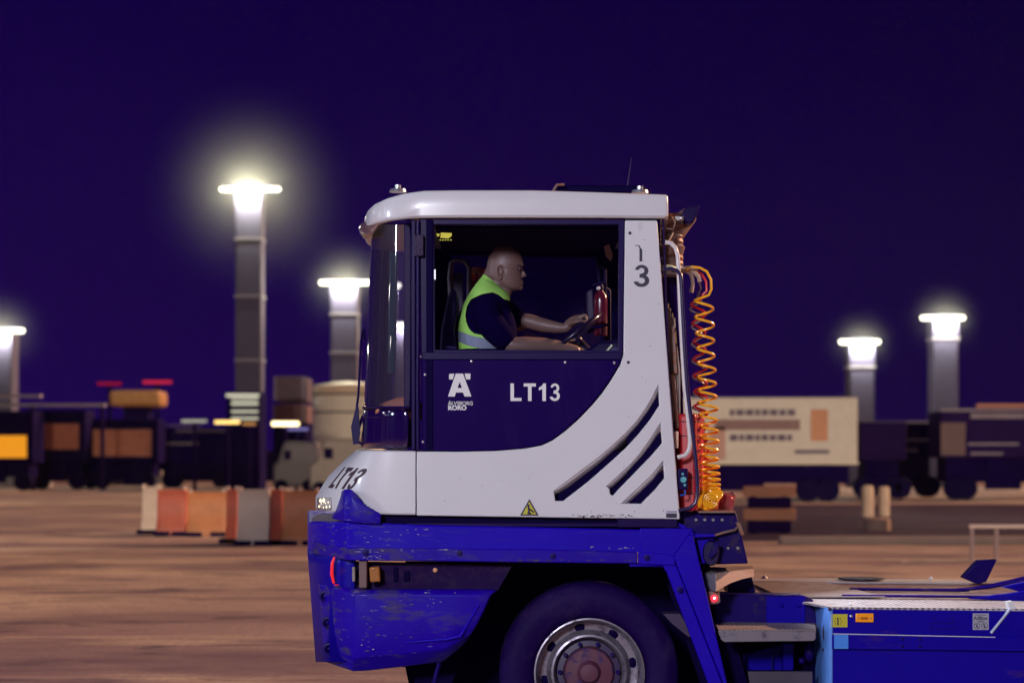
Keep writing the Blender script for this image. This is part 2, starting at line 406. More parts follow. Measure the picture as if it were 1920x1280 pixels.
hood_bvh = BVHTree.FromBMesh(bm)
hood = obj('hood', bm, M['white'], T, smooth=True, bevel=.012, seg=3, angle=38)
def hy(x): return .42 + (x - 592) / (631 - 592) * (.175 - .42)
bm = BM(); patch(bm, [[W(x, y, hy(x) - .012) for y in (932 if x > 597 else 934, 944, 955)] for x in (595, 603, 612, 621)]); hl = obj('headlight', bm, mat('headlight_lens', (.55, .5, .52), .18, coat=.8, bump=(60, 1.5)), hood, smooth=True, solid=.006)
rb = random.Random(5); hm = emit('headlight_glints', (1, .86, .55), 2.2)
for (x, y, r_) in ((602, 938, .013), (608, 937.5, .014), (599, 949, .008), (616, 941, .006), (607, 951, .006), (613, 950, .009), (619, 949, .007), (603, 944, .005), (611, 943, .005)):
    bm = BM(); ball(bm, W(x, y, hy(x) - .016), r_, (.8, .4, 1), 10, 8); obj('bulb', bm, hm, hl, smooth=True)  # lit bulbs, the smaller glowing balls painted in for warm glints
# --- cab floor pan / black gap, inner cab walls
bm = BM(); pbox(bm, 700, 1272, 964, 986, .06, CY); obj('cab_mount', bm, M['black'], T)
bm = BM(); pbox(bm, 1158, 1270, 973, 988, -.01, .2); obj('mount_rubber', bm, M['frame'], T, bevel=.003)
bm = BM(); pbox(bm, 760, 1166, 980, 987, .03, .12); obj('mount_rail', bm, M['frame'], T, bevel=.003)
bm = BM()
pbox(bm, 784, 1250, 846, 962, .08, CY - .02)      # floor volume
pbox(bm, 1190, 1246, 668, 850, .08, CY - .02)
pbox(bm, 1176, 1238, 650, 980, .055, CY); pbox(bm, 1176, 1238, 412, 650, .055, .14); pbox(bm, 1176, 1238, 412, 650, CY - .1, CY)             # rear bulkhead round its window
obj('cab_interior', bm, M['black'], T)
# far side wall with its door window
bm = BM()
a0, a1 = 812, 1180
prism(bm, [(792, 395), (1190, 395), (1215, 870), (792, 870)], CY, CY + .05, [[(845, 478), (1118, 482), (1126, 668), (900, 672), (880, 655)]])
obj('far_side_wall', bm, M['black'], T)
bm = BM(); prism(bm, [(843, 476), (1120, 480), (1128, 670), (898, 674)], CY + .02, CY + .025)
obj('far_window', bm, glassm('far_glass', (.42, .38, .5), .6, body=.12, bodycol=(.10, .06, .2)), T)
# --- navy door with lower panel and frame
bm = BM()
prism(bm, [(791, 673), (1166, 673), (1160, 685), (1145, 710), (1127, 736), (1108, 759), (1084, 784), (1058, 807), (1033, 825), (1013, 834), (983, 839.5), (930, 844), (860, 845.5), (791, 845)], .006, .07)
door = obj('door', bm, M['navy'], T, bevel=.008, seg=3, angle=50)
bm = BM()
prism(bm, [(786, 411), (1171, 411), (1168, 664), (1164, 675), (790, 675)], .012, .06,
      [[(814, 421), (1160, 421), (1159, 657), (816, 655)]])
obj('door_frame', bm, M['frame'], T, bevel=.004, seg=2, angle=50)
bm = BM(); pbox(bm, 792, 1166, 660, 674, -.004, .03); obj('sill_trim', bm, M['frame'], door, bevel=.004)
bm = BM(); prism(bm, [(812, 419), (1162, 419), (1161, 658), (814, 657)], .034, .038); obj('side_window', bm, M['glass'], T)
bm = BM()
for (x, y) in ((884, 677), (1060, 679), (788, 668), (797, 702), (793, 828), (1152, 680)): bolt(bm, x, y, .004, .008, .006)
obj('bolt', bm, M['silver'], door, smooth=True, split=True)
# door rubber seal + hinge tube
bm = BM(); pbox(bm, 771, 779, 412, 843, -.005, .05); obj('door_seal', bm, M['frame'], T, bevel=.006)
bm = BM(); tube(bm, [W(784, 414, .0), W(784, 660, .0), W(783, 700, .0), W(784, 843, .0)], .012, 14); obj('hinge_tube', bm, M['frame'], T, smooth=True)
bm = BM(); pbox(bm, 776, 794, 440, 480, -.03, .02); obj('hinge', bm, mat('hinge_block', (.03, .015, .07), .5, bump=(50, 1.5)), T, bevel=.004)
bm = BM(); pbox(bm, 799, 812, 412, 845, .0, .05); obj('door_pillar', bm, M['black'], T, bevel=.004)
bm = BM(); pbox(bm, 814, 817, 505, 524, -.002, .01); obj('sill_reflector', bm, M['silver'], T)
# --- windscreen (curved in plan) and black lower front panel
def front_cols(yt, yb, rows, infl=0):
    plan = [(770, .02, 769, 768), (752, .03, 750, 749), (733, .07, 729, 728), (716, .15, 710, 707), (704, .28, 695, 692), (697, .46, 686, 682), (697, .75, 685, 681), (700, 1.05, 690, 686), (712, 1.35, 702, 699), (735, 1.55, 728, 726), (790, CY, 790, 790)]
    cols = []
    for (xt, Y, xm, xb) in plan:
        col = []
        for k in range(rows + 1):
            f = k / rows; y = yt + (yb - yt) * f
            g_ = (y - 415) / (770 - 415)
            x = xt + (xm - xt) * min(1, g_ / .78) + (xb - xm) * max(0, (g_ - .78) / .22)
            col.append(W(x, y, Y))
        cols.append(col)
    return cols
bm = BM(); patch(bm, front_cols(418, 768, 8)); obj('windscreen', bm, M['wind'], T, smooth=True, sub=1)
bm = BM(); patch(bm, front_cols(766, 842, 3)); obj('front_panel', bm, mat('gloss_black', (.012, .003, .06), .08, coat=1, spec=.8), T, smooth=True, solid=.01, sub=1)
bm = BM(); patch(bm, front_cols(404, 421, 2)); obj('windscreen_frame', bm, M['frame'], T, smooth=True, solid=.012)
bm = BM(); c_ = front_cols(764, 764, 1); tube(bm, [c[0] for c in c_[:9]], .009, 8); c_ = front_cols(782, 782, 1); tube(bm, [c[0] for c in c_[:9]], .005, 8)
obj('windscreen_trim', bm, M['frame'], T, smooth=True)
# inner A-pillar and dashboard seen through the windscreen
bm = BM(); prism(bm, [(757, 415), (771, 415), (771, 770), (757, 770)], .06, .12); obj('pillar', bm, M['dash'], T, bevel=.01)
bm = BM(); prism(bm, [(731, 470), (746, 478), (741, 700), (727, 700)], 1.3, 1.33); obj('far_pillar', bm, mat('teal_pillar', (.10, .30, .36), .4), T, bevel=.006)
bm = BM(); prism(bm, [(700, 775), (712, 756), (745, 745), (775, 742), (775, 780)], .14, CY - .1); obj('front_shelf', bm, mat('orange_shelf', (.45, .17, .08), .6), T, bevel=.02)
# --- wiper
bm = BM(); tube(bm, [W(681, 618, .62), W(677, 640, .5), W(672, 740, .5), W(664, 800, .5), W(662, 822, .5)], .007, 8); tube(bm, [W(681, 618, .62), W(684, 640, .62)], .006, 6)
tube(bm, [W(680, 780, .55), W(673, 800, .5), W(668, 826, .5), W(682, 834, .5)], .009, 8); prism(bm, [(658, 800), (668, 760), (672, 762), (675, 812), (671, 832), (662, 833)], .49, .51)
obj('wiper', bm, M['frame'], T, smooth=True)
# --- roof
def roof_ring(inset, zf, yb=None):
    """plan outline of the roof, in metres"""
    plan = []
    base = [(1253, 0), (1150, -.02), (1000, -.03), (860, -.03), (790, -.025), (752, -.01), (722, .04), (700, .12), (688, .26), (683, .45), (683, .8), (688, 1.1), (705, 1.4), (740, 1.6), (800, 1.68), (1000, 1.7), (1253, 1.68)]
    cx, cy = W(1000, 0, 0).x, .8
    for (px, Y) in base:
        p = W(px, 0, Y); dx, dy = p.x - cx, p.y - cy
        fx = max(0, (abs(dx) - inset) / max(abs(dx), 1e-6)); fy = max(0, (abs(dy) - inset) / max(abs(dy), 1e-6))
        x = cx + dx * fx; y = cy + dy * fy
        plan.append(Vector((x, y, zf((x - cx) / 1.0, Y))))
    return plan
xf = W(683, 0, .4).x - W(1000, 0, 0).x
def drop(x):      # the roof curves down towards the front
    t = max(0, min(1, (x + .55) / (xf + .55) if x < -.55 else 0)); return t ** 2
def zt(x, Y): return HC + (860 - 357.5) / 330 - (.02 * max(0, x) / .75) - .085 * drop(x)
def zb(x, Y): return HC + (860 - 408.5) / 330 - .032 * drop(x)
bm = BM()
rings = [roof_ring(.12, zb), roof_ring(.012, zb), roof_ring(0, lambda x, Y: zb(x, Y) + .012), roof_ring(0, lambda x, Y: (zb(x, Y) * .6 + zt(x, Y) * .4)), roof_ring(.002, lambda x, Y: zt(x, Y) - .014),
         roof_ring(.008, lambda x, Y: zt(x, Y) - .004), roof_ring(.02, lambda x, Y: zt(x, Y)), roof_ring(.25, lambda x, Y: zt(x, Y) + .002)]
g_ = patch(bm, [list(c) for c in zip(*rings)], close=True)
bm.faces.new([c[0] for c in g_]); bm.faces.new([c[-1] for c in g_][::-1])
roof = obj('roof', bm, M['white'], T, smooth=True, bevel=.01, seg=3, angle=50)
# visor under the roof front
bm = BM()
cols = [[W(716, 414, .10), W(706, 428, .10), W(698, 440, .12)], [W(699, 413, .22), W(686, 428, .26), W(688, 447, .28)], [W(690, 413, .4), W(670, 426, .48), W(682, 447, .5)], [W(688, 413, .7), W(667, 430, .8), W(690, 450, .8)], [W(695, 413, 1.1), W(676, 430, 1.2), W(698, 450, 1.2)], [W(720, 413, 1.5), W(706, 430, 1.6), W(720, 450, 1.6)]]
patch(bm, cols); obj('sun_visor', bm, mat('smoked_visor', (.22, .12, .11), .3, coat=.5), T, smooth=True, solid=.02, sub=1)
# roof fittings
bm = BM()
for (px, py, Y) in ((746, 357, .2), (1200, 359, .15)):
    p = W(px, py, Y); lathe(bm, [(.05, -.01), (.045, .006), (.018, .012), (.018, .03), (.0, .034)], (p.x, Y, p.z), 'Z', 16)
obj('lifting_eye', bm, M['silver'], roof, smooth=True, split=True)
bm = BM(); prism(bm, [(1042, 361), (1046, 347), (1205, 347), (1222, 361)], .5, 1.3); obj('air_unit', bm, M['black'], T, bevel=.01)
bm = BM(); tube(bm, [W(1036, 360, .45), W(1044, 347, .45), W(1058, 346, .45)], .008, 8); obj('roof_rail', bm, M['tan'], roof, smooth=True)
bm = BM(); tube(bm, [W(1176, 352, .6), W(1184, 296, .6)], [.005, .002], 6); obj('antenna', bm, M['frame'], roof, smooth=True)
# --- lettering and stickers
def text(name, s, px0, py0, h, Y, m, parent, align='LEFT', off=.0, sx=1.0, ext=.0008):
    cu = bpy.data.curves.new(name, 'FONT'); cu.body = s; cu.align_x = align; cu.extrude = ext; cu.offset = off; cu.size = h * 1.40
    o = bpy.data.objects.new(name, cu); C.objects.link(o)
    bpy.context.view_layer.update(); me = bpy.data.meshes.new_from_object(o.evaluated_get(bpy.context.evaluated_depsgraph_get()))
    C.objects.unlink(o); bpy.data.objects.remove(o); me.materials.clear(); me.materials.append(m); me.name = name
    o = bpy.data.objects.new(name, me); C.objects.link(o)
    o.parent = parent; WL[o] = WL[parent]; o.location = W(px0, py0, Y) - WL[parent]; o.rotation_euler = (R(90), 0, 0); o.scale = (sx, 1, 1)
    return o
def G3(n=10):     # the figure 3 drawn as an outline, unit height
    def arc(cx, cy, rx, ry, a0, a1, k=n): return [(cx + rx * math.cos(R(a0 + (a1 - a0) * i / k)), cy + ry * math.sin(R(a0 + (a1 - a0) * i / k))) for i in range(k + 1)]
    out = arc(.30, .735, .245, .265, 172, -52) + arc(.29, .285, .285, .285, 52, -172, 14)
    inn = arc(.29, .285, .125, .135, -165, 82, 14) + [(.22, .42), (.22, .575)] + arc(.295, .735, .105, .125, -80, 165)
    return out + inn
GL = {'L': ([(0, 0), (.62, 0), (.62, .18), (.20, .18), (.20, 1), (0, 1)], .66), 'T': ([(.22, 0), (.42, 0), (.42, .82), (.66, .82), (.66, 1), (-.02, 1), (-.02, .82), (.22, .82)], .70),
      '1': ([(.22, 0), (.42, 0), (.42, 1), (.27, 1), (.20, .87), (.02, .76), (.02, .60), (.22, .68)], .52), '3': (G3(), .60),
      '7': ([(.27, 0), (.42, 0), (.42, .70), (.33, .84), (.26, 1), (.02, 1), (.02, .965), (.22, .955), (.27, .80)], .5)}
def glyphs(name, word, o3, ax, ay, h, m, parent, sp=.10, sxx=1.0, th=.002, wrap=None):
    """raised letters on the plane through o3 spanned by ax, ay"""
    nn = ax.cross(ay).normalized(); x = 0; bm = BM()
    for ch in word:
        P, wd = GL[ch]; pts = [o3 + ax * (x + u * sxx) * h + ay * v * h for u, v in P]; tr = tessellate_polygon([pts])
        A = [bm.verts.new(p + nn * th) for p in pts]; B = [bm.verts.new(p) for p in pts]
        for t in tr: bm.faces.new([A[i] for i in t])
        for i in range(len(P)): j = (i + 1) % len(P); bm.faces.new((A[i], B[i], B[j], A[j]))
        x += (wd + sp) * sxx
    if wrap:
        bmesh.ops.triangulate(bm, faces=bm.faces)
        bmesh.ops.subdivide_edges(bm, edges=[e for e in bm.edges if e.calc_length() > .02], cuts=3, use_grid_fill=True)
        for v in bm.verts:
            hit, n, i, d_ = wrap.ray_cast(v.co + nn * .3, -nn)
            if hit: v.co = hit + nn * (th if (v.co - o3).dot(nn) > th * .5 else 0)
    return obj(name, bm, m, parent)
EX, EZ = Vector((1, 0, 0)), Vector((0, 0, 1))
glyphs('lettering', 'LT13', W(957, 751.5, .005), EX, EZ, .100, M['whitebits'], door, sp=.10, sxx=1.02)
bm = BM()   # the A emblem with its two squares
for q in ([(840, 743), (854.5, 700), (868, 700), (884, 743), (871, 743), (868, 735.5), (855, 735.5), (852.5, 743)],): prism(bm, q, .002, .006, [[(858, 727), (862, 716), (866, 727)]])
prism(bm, [(842, 701), (852, 700), (849, 711), (842, 711)], .002, .006); prism(bm, [(871, 700), (882, 700), (882, 711), (874, 711)], .002, .006)
obj('emblem', bm, M['whitebits'], door)
text('lettering', 'ÄLVSBORG', 840, 759, .021, .004, M['whitebits'], door, off=.0004, sx=.98)
text('lettering', 'RORO', 840, 768, .024, .004, M['whitebits'], door, off=.0016, sx=1.1)
glyphs('lettering', '7', W(1189.5, 490, 0), EX, EZ, .092, M['ink'], T, sxx=1.15)
glyphs('lettering', '3', W(1187.5, 538, 0), EX, EZ, .126, M['ink'], T, sxx=1.25)
bm = BM()
for (x, y) in ((1181, 437), (1178, 679)): bolt(bm, x, y, -.001, .009, .003)
obj('rivet', bm, M['ink'], T, smooth=True, split=True)
# LT13 on the slanted hood corner
o3 = W(617, 914, .295); ax = W(661, 918, .075) - o3; ay = W(640, 869, .20) - o3; h_ = ay.length * .88
ax.normalize(); ay.normalize(); nn_ = ax.cross(ay).normalized()
glyphs('lettering', 'LT13', o3 + nn_ * .006, ax, ay, h_, M['inkred'], hood, sp=.06, sxx=.62, th=.004, wrap=hood_bvh)
rc = random.Random(11)
def flecks(name, boxes, n, m, parent, Y, wx, wz):
    bm = BM()
    for _ in range(n):
        x0, x1, y0, y1 = rc.choice(boxes); x = rc.uniform(x0, x1); y = rc.uniform(y0, y1); a = rc.uniform(.3, 1) ** 2 * wx; h = rc.uniform(.3, 1) * wz; k = 7
        pts = [(x + a * math.cos(q * 6.283 / k) * rc.uniform(.5, 1.2), y + h * math.sin(q * 6.283 / k) * rc.uniform(.4, 1.3)) for q in range(k)]
        bm.faces.new([bm.verts.new(W(px, py, Y)) for px, py in pts])
    return obj(name, bm, m, parent, fix=False)
grime = mat('grime', (.12, .09, .13), .8); chip = mat('bare_scrape', (.34, .31, .38), .6); olive = mat('dark_scrape', (.085, .075, .075), .7)
flecks('dirt_speck', [(1065, 1190, 964, 969.5)], 46, grime, T, -.0018, 4, 1.6)
flecks('dirt_speck', [(1040, 1260, 935, 968), (1130, 1260, 700, 960), (800, 1000, 870, 962), (1180, 1250, 430, 700)], 34, grime, T, -.0018, 1.6, 1.4)
flecks('paint_speck', [(612, 612, 0, 0)][:0] or [(690, 800, 990, 1002), (680, 730, 1004, 1016), (1100, 1190, 1024, 1028)], 20, chip, T, -.0035, 7, .9)
flecks('paint_speck', [(668, 860, 1029, 1034), (680, 720, 1030, 1048)], 26, chip, T, -.0225, 7, 1.0)
flecks('paint_speck', [(668, 860, 1044, 1049), (930, 1180, 1049, 1051)], 34, olive, T, -.0228, 9, 1.2)
flecks('paint_speck', [(680, 780, 1118, 1142), (685, 830, 1187, 1198), (680, 700, 1150, 1225)], 18, olive, T, -.0135, 6, 1.2)
flecks('paint_speck', [(678, 700, 1150, 1220), (690, 860, 1108, 1115), (780, 830, 1120, 1150)], 16, chip, T, -.0140, 3.5, 1.2)
# warning triangle
bm = BM(); prism(bm, [(975, 966), (1010, 966), (992.5, 935)], -.004, .001); wt = obj('warning_sign', bm, M['ink'], T, bevel=.002)
bm = BM(); prism(bm, [(979.5, 963.5), (1005.5, 963.5), (992.5, 940)], -.006, -.003); obj('sign_field', bm, M['yellow'], wt)
bm = BM(); tube(bm, [W(990, 949, -.007), W(992, 954, -.007), W(991, 961, -.007)], .006, 6); ball(bm, W(991, 947, -.007), .007, (1, .3, 1)); tube(bm, [W(992, 953, -.007), W(997, 957, -.007), W(1001, 960, -.007)], .0045, 6); tube(bm, [W(989, 962, -.007), W(996, 962, -.007)], .004, 6)
obj('sign_symbol', bm, M['ink'], wt)
bm = BM(); pbox(bm, 1249, 1269, 957, 961, -.002, .001); obj('label', bm, mat('pale_plate', (.35, .34, .45), .4), T)
bm = BM(); pbox(bm, 1249, 1269, 962, 970, -.002, .001); obj('label', bm, M['ink'], T)
bm = BM(); prism(bm, [(826, 436), (847, 437), (847, 442), (841, 447), (826, 446)], .020, .026); pbox(bm, 819, 824, 438, 443, .02, .024)
for x in (824, 829, 834, 839, 844): pbox(bm, x, x + 3, 449, 451, .020, .024)
obj('window_sticker', bm, mat('yellow_tape', (.75, .70, .02), .5), T)

# --- blue front bumper and frame rail
bm = BM()
cols = []
plan = [(1300, .0), (1000, 0), (780, 0), (665, 0), (650, .02), (600, .30), (579, .55), (577, .8), (577, 2.3), (640, 2.5), (1300, 2.5)]
def yt(px): return 983 + (px - 780) * .022 if px > 665 else 977
for (px, Y) in plan:
    k = (D) / (D + Y) if Y > .9 else 1
    y0 = 860 + (yt(px) - 860) * k; y1 = 860 + ((1032 if px < 665 else 1028 + (px - 665) * .012) - 860) * k
    cols.append([W(px, y0, Y), W(px, (y0 + y1) / 2, Y), W(px, y1, Y)])
rail = patch(bm, cols); bm.faces.new([c[0] for c in rail])
bumper = obj('frame_rail', bm, M['blue'], T, smooth=True, bevel=.012, seg=3, angle=25)
# proud strip under it
bm = BM()
def band(bm, nodes, th=.03):
    cols = []
    for (px, a, b, Y) in nodes:
        cols.append([W(px, a, Y + th), W(px, a, Y), W(px, b, Y), W(px, b, Y + th)])
    g = patch(bm, cols); bm.faces.new(g[0]); bm.faces.new(g[-1][::-1])
band(bm, [(587, 1015, 1037, .36), (633, 1024, 1046, .09), (655, 1027, 1050, -.015), (780, 1027, 1051, -.02), (1000, 1029, 1054, -.02), (1195, 1034, 1056, -.02)])
obj('rubbing_strip', bm, M['bluebump'], T, bevel=.006, seg=2, angle=30)
bm = BM(); band(bm, [(1196, 1034, 1057, -.014), (1250, 1037, 1059, -.014), (1266, 1042, 1060, -.014)]); obj('rubbing_strip', bm, M['blue'], T, bevel=.005)
bm = BM()
for (x, y) in ((686, 1036), (862, 1037), (1037, 1042), (1213, 1045), (1275, 1105)): bolt(bm, x, y, -.021, .018, .003); bolt(bm, x, y, -.024, .007, .003)
obj('bolt', bm, M['bluedark'], T, smooth=True, split=True)
# blue horn at the near front corner
bm = BM()
cols = [[W(625, 972, .16), W(627, 968, .16), W(634, 955, .16), W(641, 935, .16), W(644, 920, .16)], [W(648, 977, .0), W(648, 968, .0), W(648, 952, .0), W(649, 935, .01), W(650, 917, .03)], [W(660, 979, -.02), W(660, 966, -.02), W(660, 951, -.02), W(660, 935, -.015), W(660, 918, .0)],
        [W(675, 980, -.02), W(675, 970, -.02), W(675, 960, -.02), W(674, 948, -.018), W(668, 926, -.01)], [W(692, 981, -.02), W(692, 974, -.02), W(692, 968, -.02), W(690, 960, -.02), W(682, 944, -.015)], [W(714, 982, -.02), W(714, 977, -.02), W(714, 973, -.02), W(714, 967, -.02), W(714, 963, -.02)]]
patch(bm, cols); obj('corner_horn', bm, M['bluebump'], T, smooth=True, solid=.025, bevel=.005)
bm = BM(); band(bm, [(586, 968, 980, .62), (600, 962, 980, .5), (628, 964, 980, .30), (640, 968, 982, .1)], .5); obj('bumper_top', bm, mat('dusty_top', (.16, .13, .15), .7, var=.4), T, bevel=.01)
# front edge plate, from top to bottom
bm = BM()
cols = [[W(665, y, .07) for y in (1028, 1060, 1100, 1240)], [W(622, y, .18) for y in (1028, 1060, 1100, 1240)], [W(597 + (y - 1028) * .06, y, .36) for y in (1028, 1060, 1100, 1240)], [W(577 + (y - 1000) * .075, y, .6) for y in (1028, 1060, 1100, 1240)], [W(580 + (y - 1000) * .075, y, 1.6) for y in (1028, 1060, 1100, 1240)]]
patch(bm, cols); obj('front_plate', bm, M['bluebox'], T, smooth=True, solid=.02)
# lower bumper block
bm = BM()
rows = [1092, 1106, 1140, 1180, 1208, 1236]
def lb(px_t, px_b, Y, ys): return [W(px_t + (px_b - px_t) * k / (len(ys) - 1), y, Y + (.03 if k == 0 else .11 if k == len(ys) - 1 else .025 if k == len(ys) - 2 else 0)) for k, y in enumerate(ys)]
cols = [lb(594, 606, .40, [1094, 1104, 1140, 1180, 1215, 1238]), lb(598, 612, .28, [1093, 1103, 1140, 1180, 1218, 1241]), lb(640, 645, .06, [1099, 1108, 1143, 1185, 1228, 1252]), lb(664, 662, .0, [1103, 1112, 1146, 1190, 1235, 1258]),
        lb(690, 688, -.01, [1105, 1113, 1146, 1192, 1230, 1257]), lb(760, 757, -.01, [1105, 1113, 1148, 1185, 1225, 1249]), lb(850, 830, -.01, [1105, 1114, 1148, 1180, 1216, 1240]),
        lb(905, 862, -.01, [1105, 1114, 1146, 1172, 1196, 1214]), lb(932, 872, .0, [1106, 1116, 1144, 1168, 1188, 1205])]
g_ = patch(bm, cols)
back = [[W(p.x * F / D + 960, 0, 0) for p in [v.co for v in c]] for c in g_]
ret = bmesh.ops.extrude_edge_only(bm, edges=[e for e in bm.edges if e.is_boundary])
for v in [x for x in ret['geom'] if isinstance(x, bmesh.types.BMVert)]: v.co.y += .25
lower = obj('bumper', bm, M['bluebump'], T, smooth=True, bevel=.010, seg=3, angle=28)
bm = BM()    # raised fold on the block
tube(bm, [W(898, 1134, -.012), W(863, 1192, -.012), W(836, 1198, -.010), (W(760, 1204, -.006))], [.006, .010, .009, .003], 8); obj('fold', bm, M['blue'], lower, smooth=True)
bm = BM()
for (x, y, Y) in ((609, 1117, .25), (614, 1166, .22), (617, 1215, .205)): p = W(x, y, Y); lathe(bm, [(.036, .05), (.034, -.012), (.022, -.014), (.018, .02)], (p.x, p.y, p.z), 'Y', 20); ball(bm, (p.x, p.y, p.z), .016)
obj('mounting_bolt', bm, M['bluedark'], lower, smooth=True, split=True)
# light recess
bm = BM(); prism(bm, [(662, 1052), (960, 1060), (933, 1107), (664, 1107)], .10, .14); obj('recess_plate', bm, mat('recess_grey', (.018, .006, .058), .7, spec=.05, dirt=((.035, .02, .06), (20, 20, 20), .5, .1, .6)), T)
bm = BM(); pbox(bm, 700, 712, 1066, 1098, .07, .11); pbox(bm, 738, 746, 1063, 1090, .085, .11); pbox(bm, 757, 768, 1071, 1089, .085, .11); obj('recess_bracket', bm, M['black'], T, bevel=.004, split=True)
bm = BM(); tube(bm, [W(627, 1044, .10), W(623, 1055, .10), W(622, 1075, .10), W(626, 1093, .10)], [.006, .009, .010, .007], 10); red_tail = obj('marker_light_and_glint', bm, mat('red_marker', (.6, .01, .02), .3, emis=((1, .02, .03), .5)), T, smooth=True)
bm = BM(); ball(bm, W(631, 1096, .06), .008, (2.0, 1, .5)); obj('marker_light_and_glint', bm, mat('red_reflection', (.6, .01, .02), .3, emis=((1, .02, .03), .3)), T, smooth=True)  # glowing ball painted in as the red marker's reflection
bm = BM(); pbox(bm, 660, 666, 1062, 1090, .02, .05); obj('recess_strip', bm, M['steel'], T, bevel=.004)
bm = BM(); pbox(bm, 673, 688, 1050, 1102, .01, .1); obj('recess_post', bm, mat('brown_post', (.20, .11, .11), .6, var=.3), T, bevel=.006)
bm = BM(); prism(bm, [(692, 1063), (711, 1061), (713, 1090), (694, 1091)], -.0, .06); obj('indicator', bm, mat('dirty_amber', (.42, .15, .03), .3, coat=.4, var=.5, emis=((1, .3, .02), .04)), T, bevel=.008, seg=3)
bm = BM(); p = W(816, 1068, .09); lathe(bm, [(.013, .02), (.013, -.01), (.008, -.014)], p, 'Y', 16); obj('reflector', bm, mat('peach_reflector', (.75, .35, .2), .4), T, smooth=True)
# wheel arch leg
bm = BM(); prism(bm, [(1180, 1056), (1244, 1059), (1262, 1044), (1353, 1277), (1385, 1358), (1372, 1390), (1340, 1310), (1328, 1280), (1250, 1072), (1243, 1062), (1180, 1062)], .0, .05); obj('arch_leg', bm, M['blue'], T, bevel=.006)
bm = BM(); prism(bm, [(1263, 1043), (1292, 1001), (1300, 1003), (1363, 1278), (1392, 1372), (1386, 1372), (1355, 1277)], -.012, .5); obj('arch_leg', bm, M['blue'], T, bevel=.006)
bm = BM(); prism(bm, [(1200, 990), (1300, 990), (1292, 1001), (1262, 1044), (1200, 1036)], -.006, .04); obj('gusset', bm, M['blue'], T, bevel=.005)
# inner arch (dark)
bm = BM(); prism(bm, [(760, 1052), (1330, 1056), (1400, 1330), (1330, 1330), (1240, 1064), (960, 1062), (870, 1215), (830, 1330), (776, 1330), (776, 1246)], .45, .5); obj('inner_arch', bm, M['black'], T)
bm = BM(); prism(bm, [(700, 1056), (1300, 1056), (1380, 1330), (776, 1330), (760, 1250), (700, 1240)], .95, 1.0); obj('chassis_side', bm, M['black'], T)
bm = BM(); tube(bm, [W(824, 1242, .05), W(818, 1262, .05), W(810, 1300, .05)], .012, 8); obj('mud_flap_bracket', bm, M['bluedark'], T, smooth=True)
bm = BM(); prism(bm, [(1243, 1150), (1275, 1150), (1300, 1190), (1292, 1194), (1262, 1170)], .12, .3); obj('inner_bracket', bm, mat('dull_bracket', (.04, .02, .07), .6), T)
# --- wheel
def wheel(c, far=False, ff=''):
    wname = 'wheel'
    bm = BM(); r = .520
    lathe(bm, [(.318, .02), (.335, .0), (.36, -.010), (.395, -.018), (.43, -.020), (.462, -.018), (.478, -.006), (.494, .0), (.510, .018), (.518, .045), (.520, .08), (.520, .22), (.515, .27), (.495, .30), (.42, .31), (.318, .29)], c, 'Y', 96, cap=False)
    ty = obj('wheel', bm, M['rubber'], T, smooth=True)
    bm = BM()
    lathe(bm, [(.318, .0), (.318, -.014), (.309, -.016), (.302, -.002), (.296, .03), (.285, .09)], c, 'Y', 96, cap=False)
    obj('rim', bm, M['rim'], ty, smooth=True)
    bm = BM()
    lathe(bm, [(.296, .09), (.270, .10), (.245, .10), (.226, .06), (.218, .045), (.206, .042), (.196, .06), (.186, .10), (.150, .11)], c, 'Y', 96, cap=False)
    # outer hand holes of the disc, as scalloped dark lobes
    obj('wheel_disc', bm, M['rim'], ty, smooth=True)
    bm = BM()
    for k in range(8):
        a = 2 * math.pi * k / 8 + .2
        ball(bm, (c[0] + .262 * math.cos(a), c[1] + .105, c[2] + .262 * math.sin(a)), .034, (1, .35, 1))
    obj('hand_hole', bm, M['black'], ty, smooth=True, split=True)
    bm = BM(); lathe(bm, [(.186, .10), (.182, .07), (.150, .065), (.148, .09)], c, 'Y', 64, cap=False); obj('hub_ring', bm, M['rimdark'], ty, smooth=True)
    bm = BM()
    for k in range(10):
        a = 2 * math.pi * k / 10; lathe(bm, [(.013, .07), (.013, .045), (.009, .04)], (c[0] + .167 * math.cos(a), c[1], c[2] + .167 * math.sin(a)), 'Y', 8)
    obj('wheel_nut', bm, M['bluedark'], ty, smooth=True, split=True)
    bm = BM(); lathe(bm, [(.148, .10), (.146, .06), (.135, .048), (.07, .040), (.058, .02), (.05, .006), (.015, .0)], c, 'Y', 64); obj('hub', bm, M['hub'], ty, smooth=True)
wc = W(1105, 1261, .12); wc.z = .520
wheel(wc); wheel(Vector((wc.x, 2.05, .52)))
wheel(Vector((4.2, .14, .52)));
# --- behind the cab
bm = BM(); P_ = [(1247, 454), (1258, 456), (1266, 464), (1270.5, 478), (1272, 500), (1276, 600), (1283, 720), (1291, 795), (1294, 825), (1292, 843), (1285, 853), (1270, 857)]
tube(bm, [W(x, y, .04) for x, y in P_], .0125, 12); obj('handrail', bm, M['white'], T, smooth=True, label='white handrail')
bm = BM(); P_ = [(1243, 505), (1258, 504), (1269, 507), (1276, 515), (1278, 535), (1283, 640), (1289, 730), (1300, 820), (1307, 890), (1308, 925), (1304, 942), (1294, 952), (1272, 957)]
tube(bm, [W(x, y, .0) for x, y in P_], .0115, 12); obj('handrail', bm, mat('black_rail', (.02, .012, .075), .25, coat=.6), T, smooth=True, label='black handrail')
bm = BM(); tube(bm, [W(1243, 398, .05), W(1254, 700, .05), W(1274, 972, .05)], .006, 8); obj('edge_seal', bm, M['frame'], T, smooth=True)
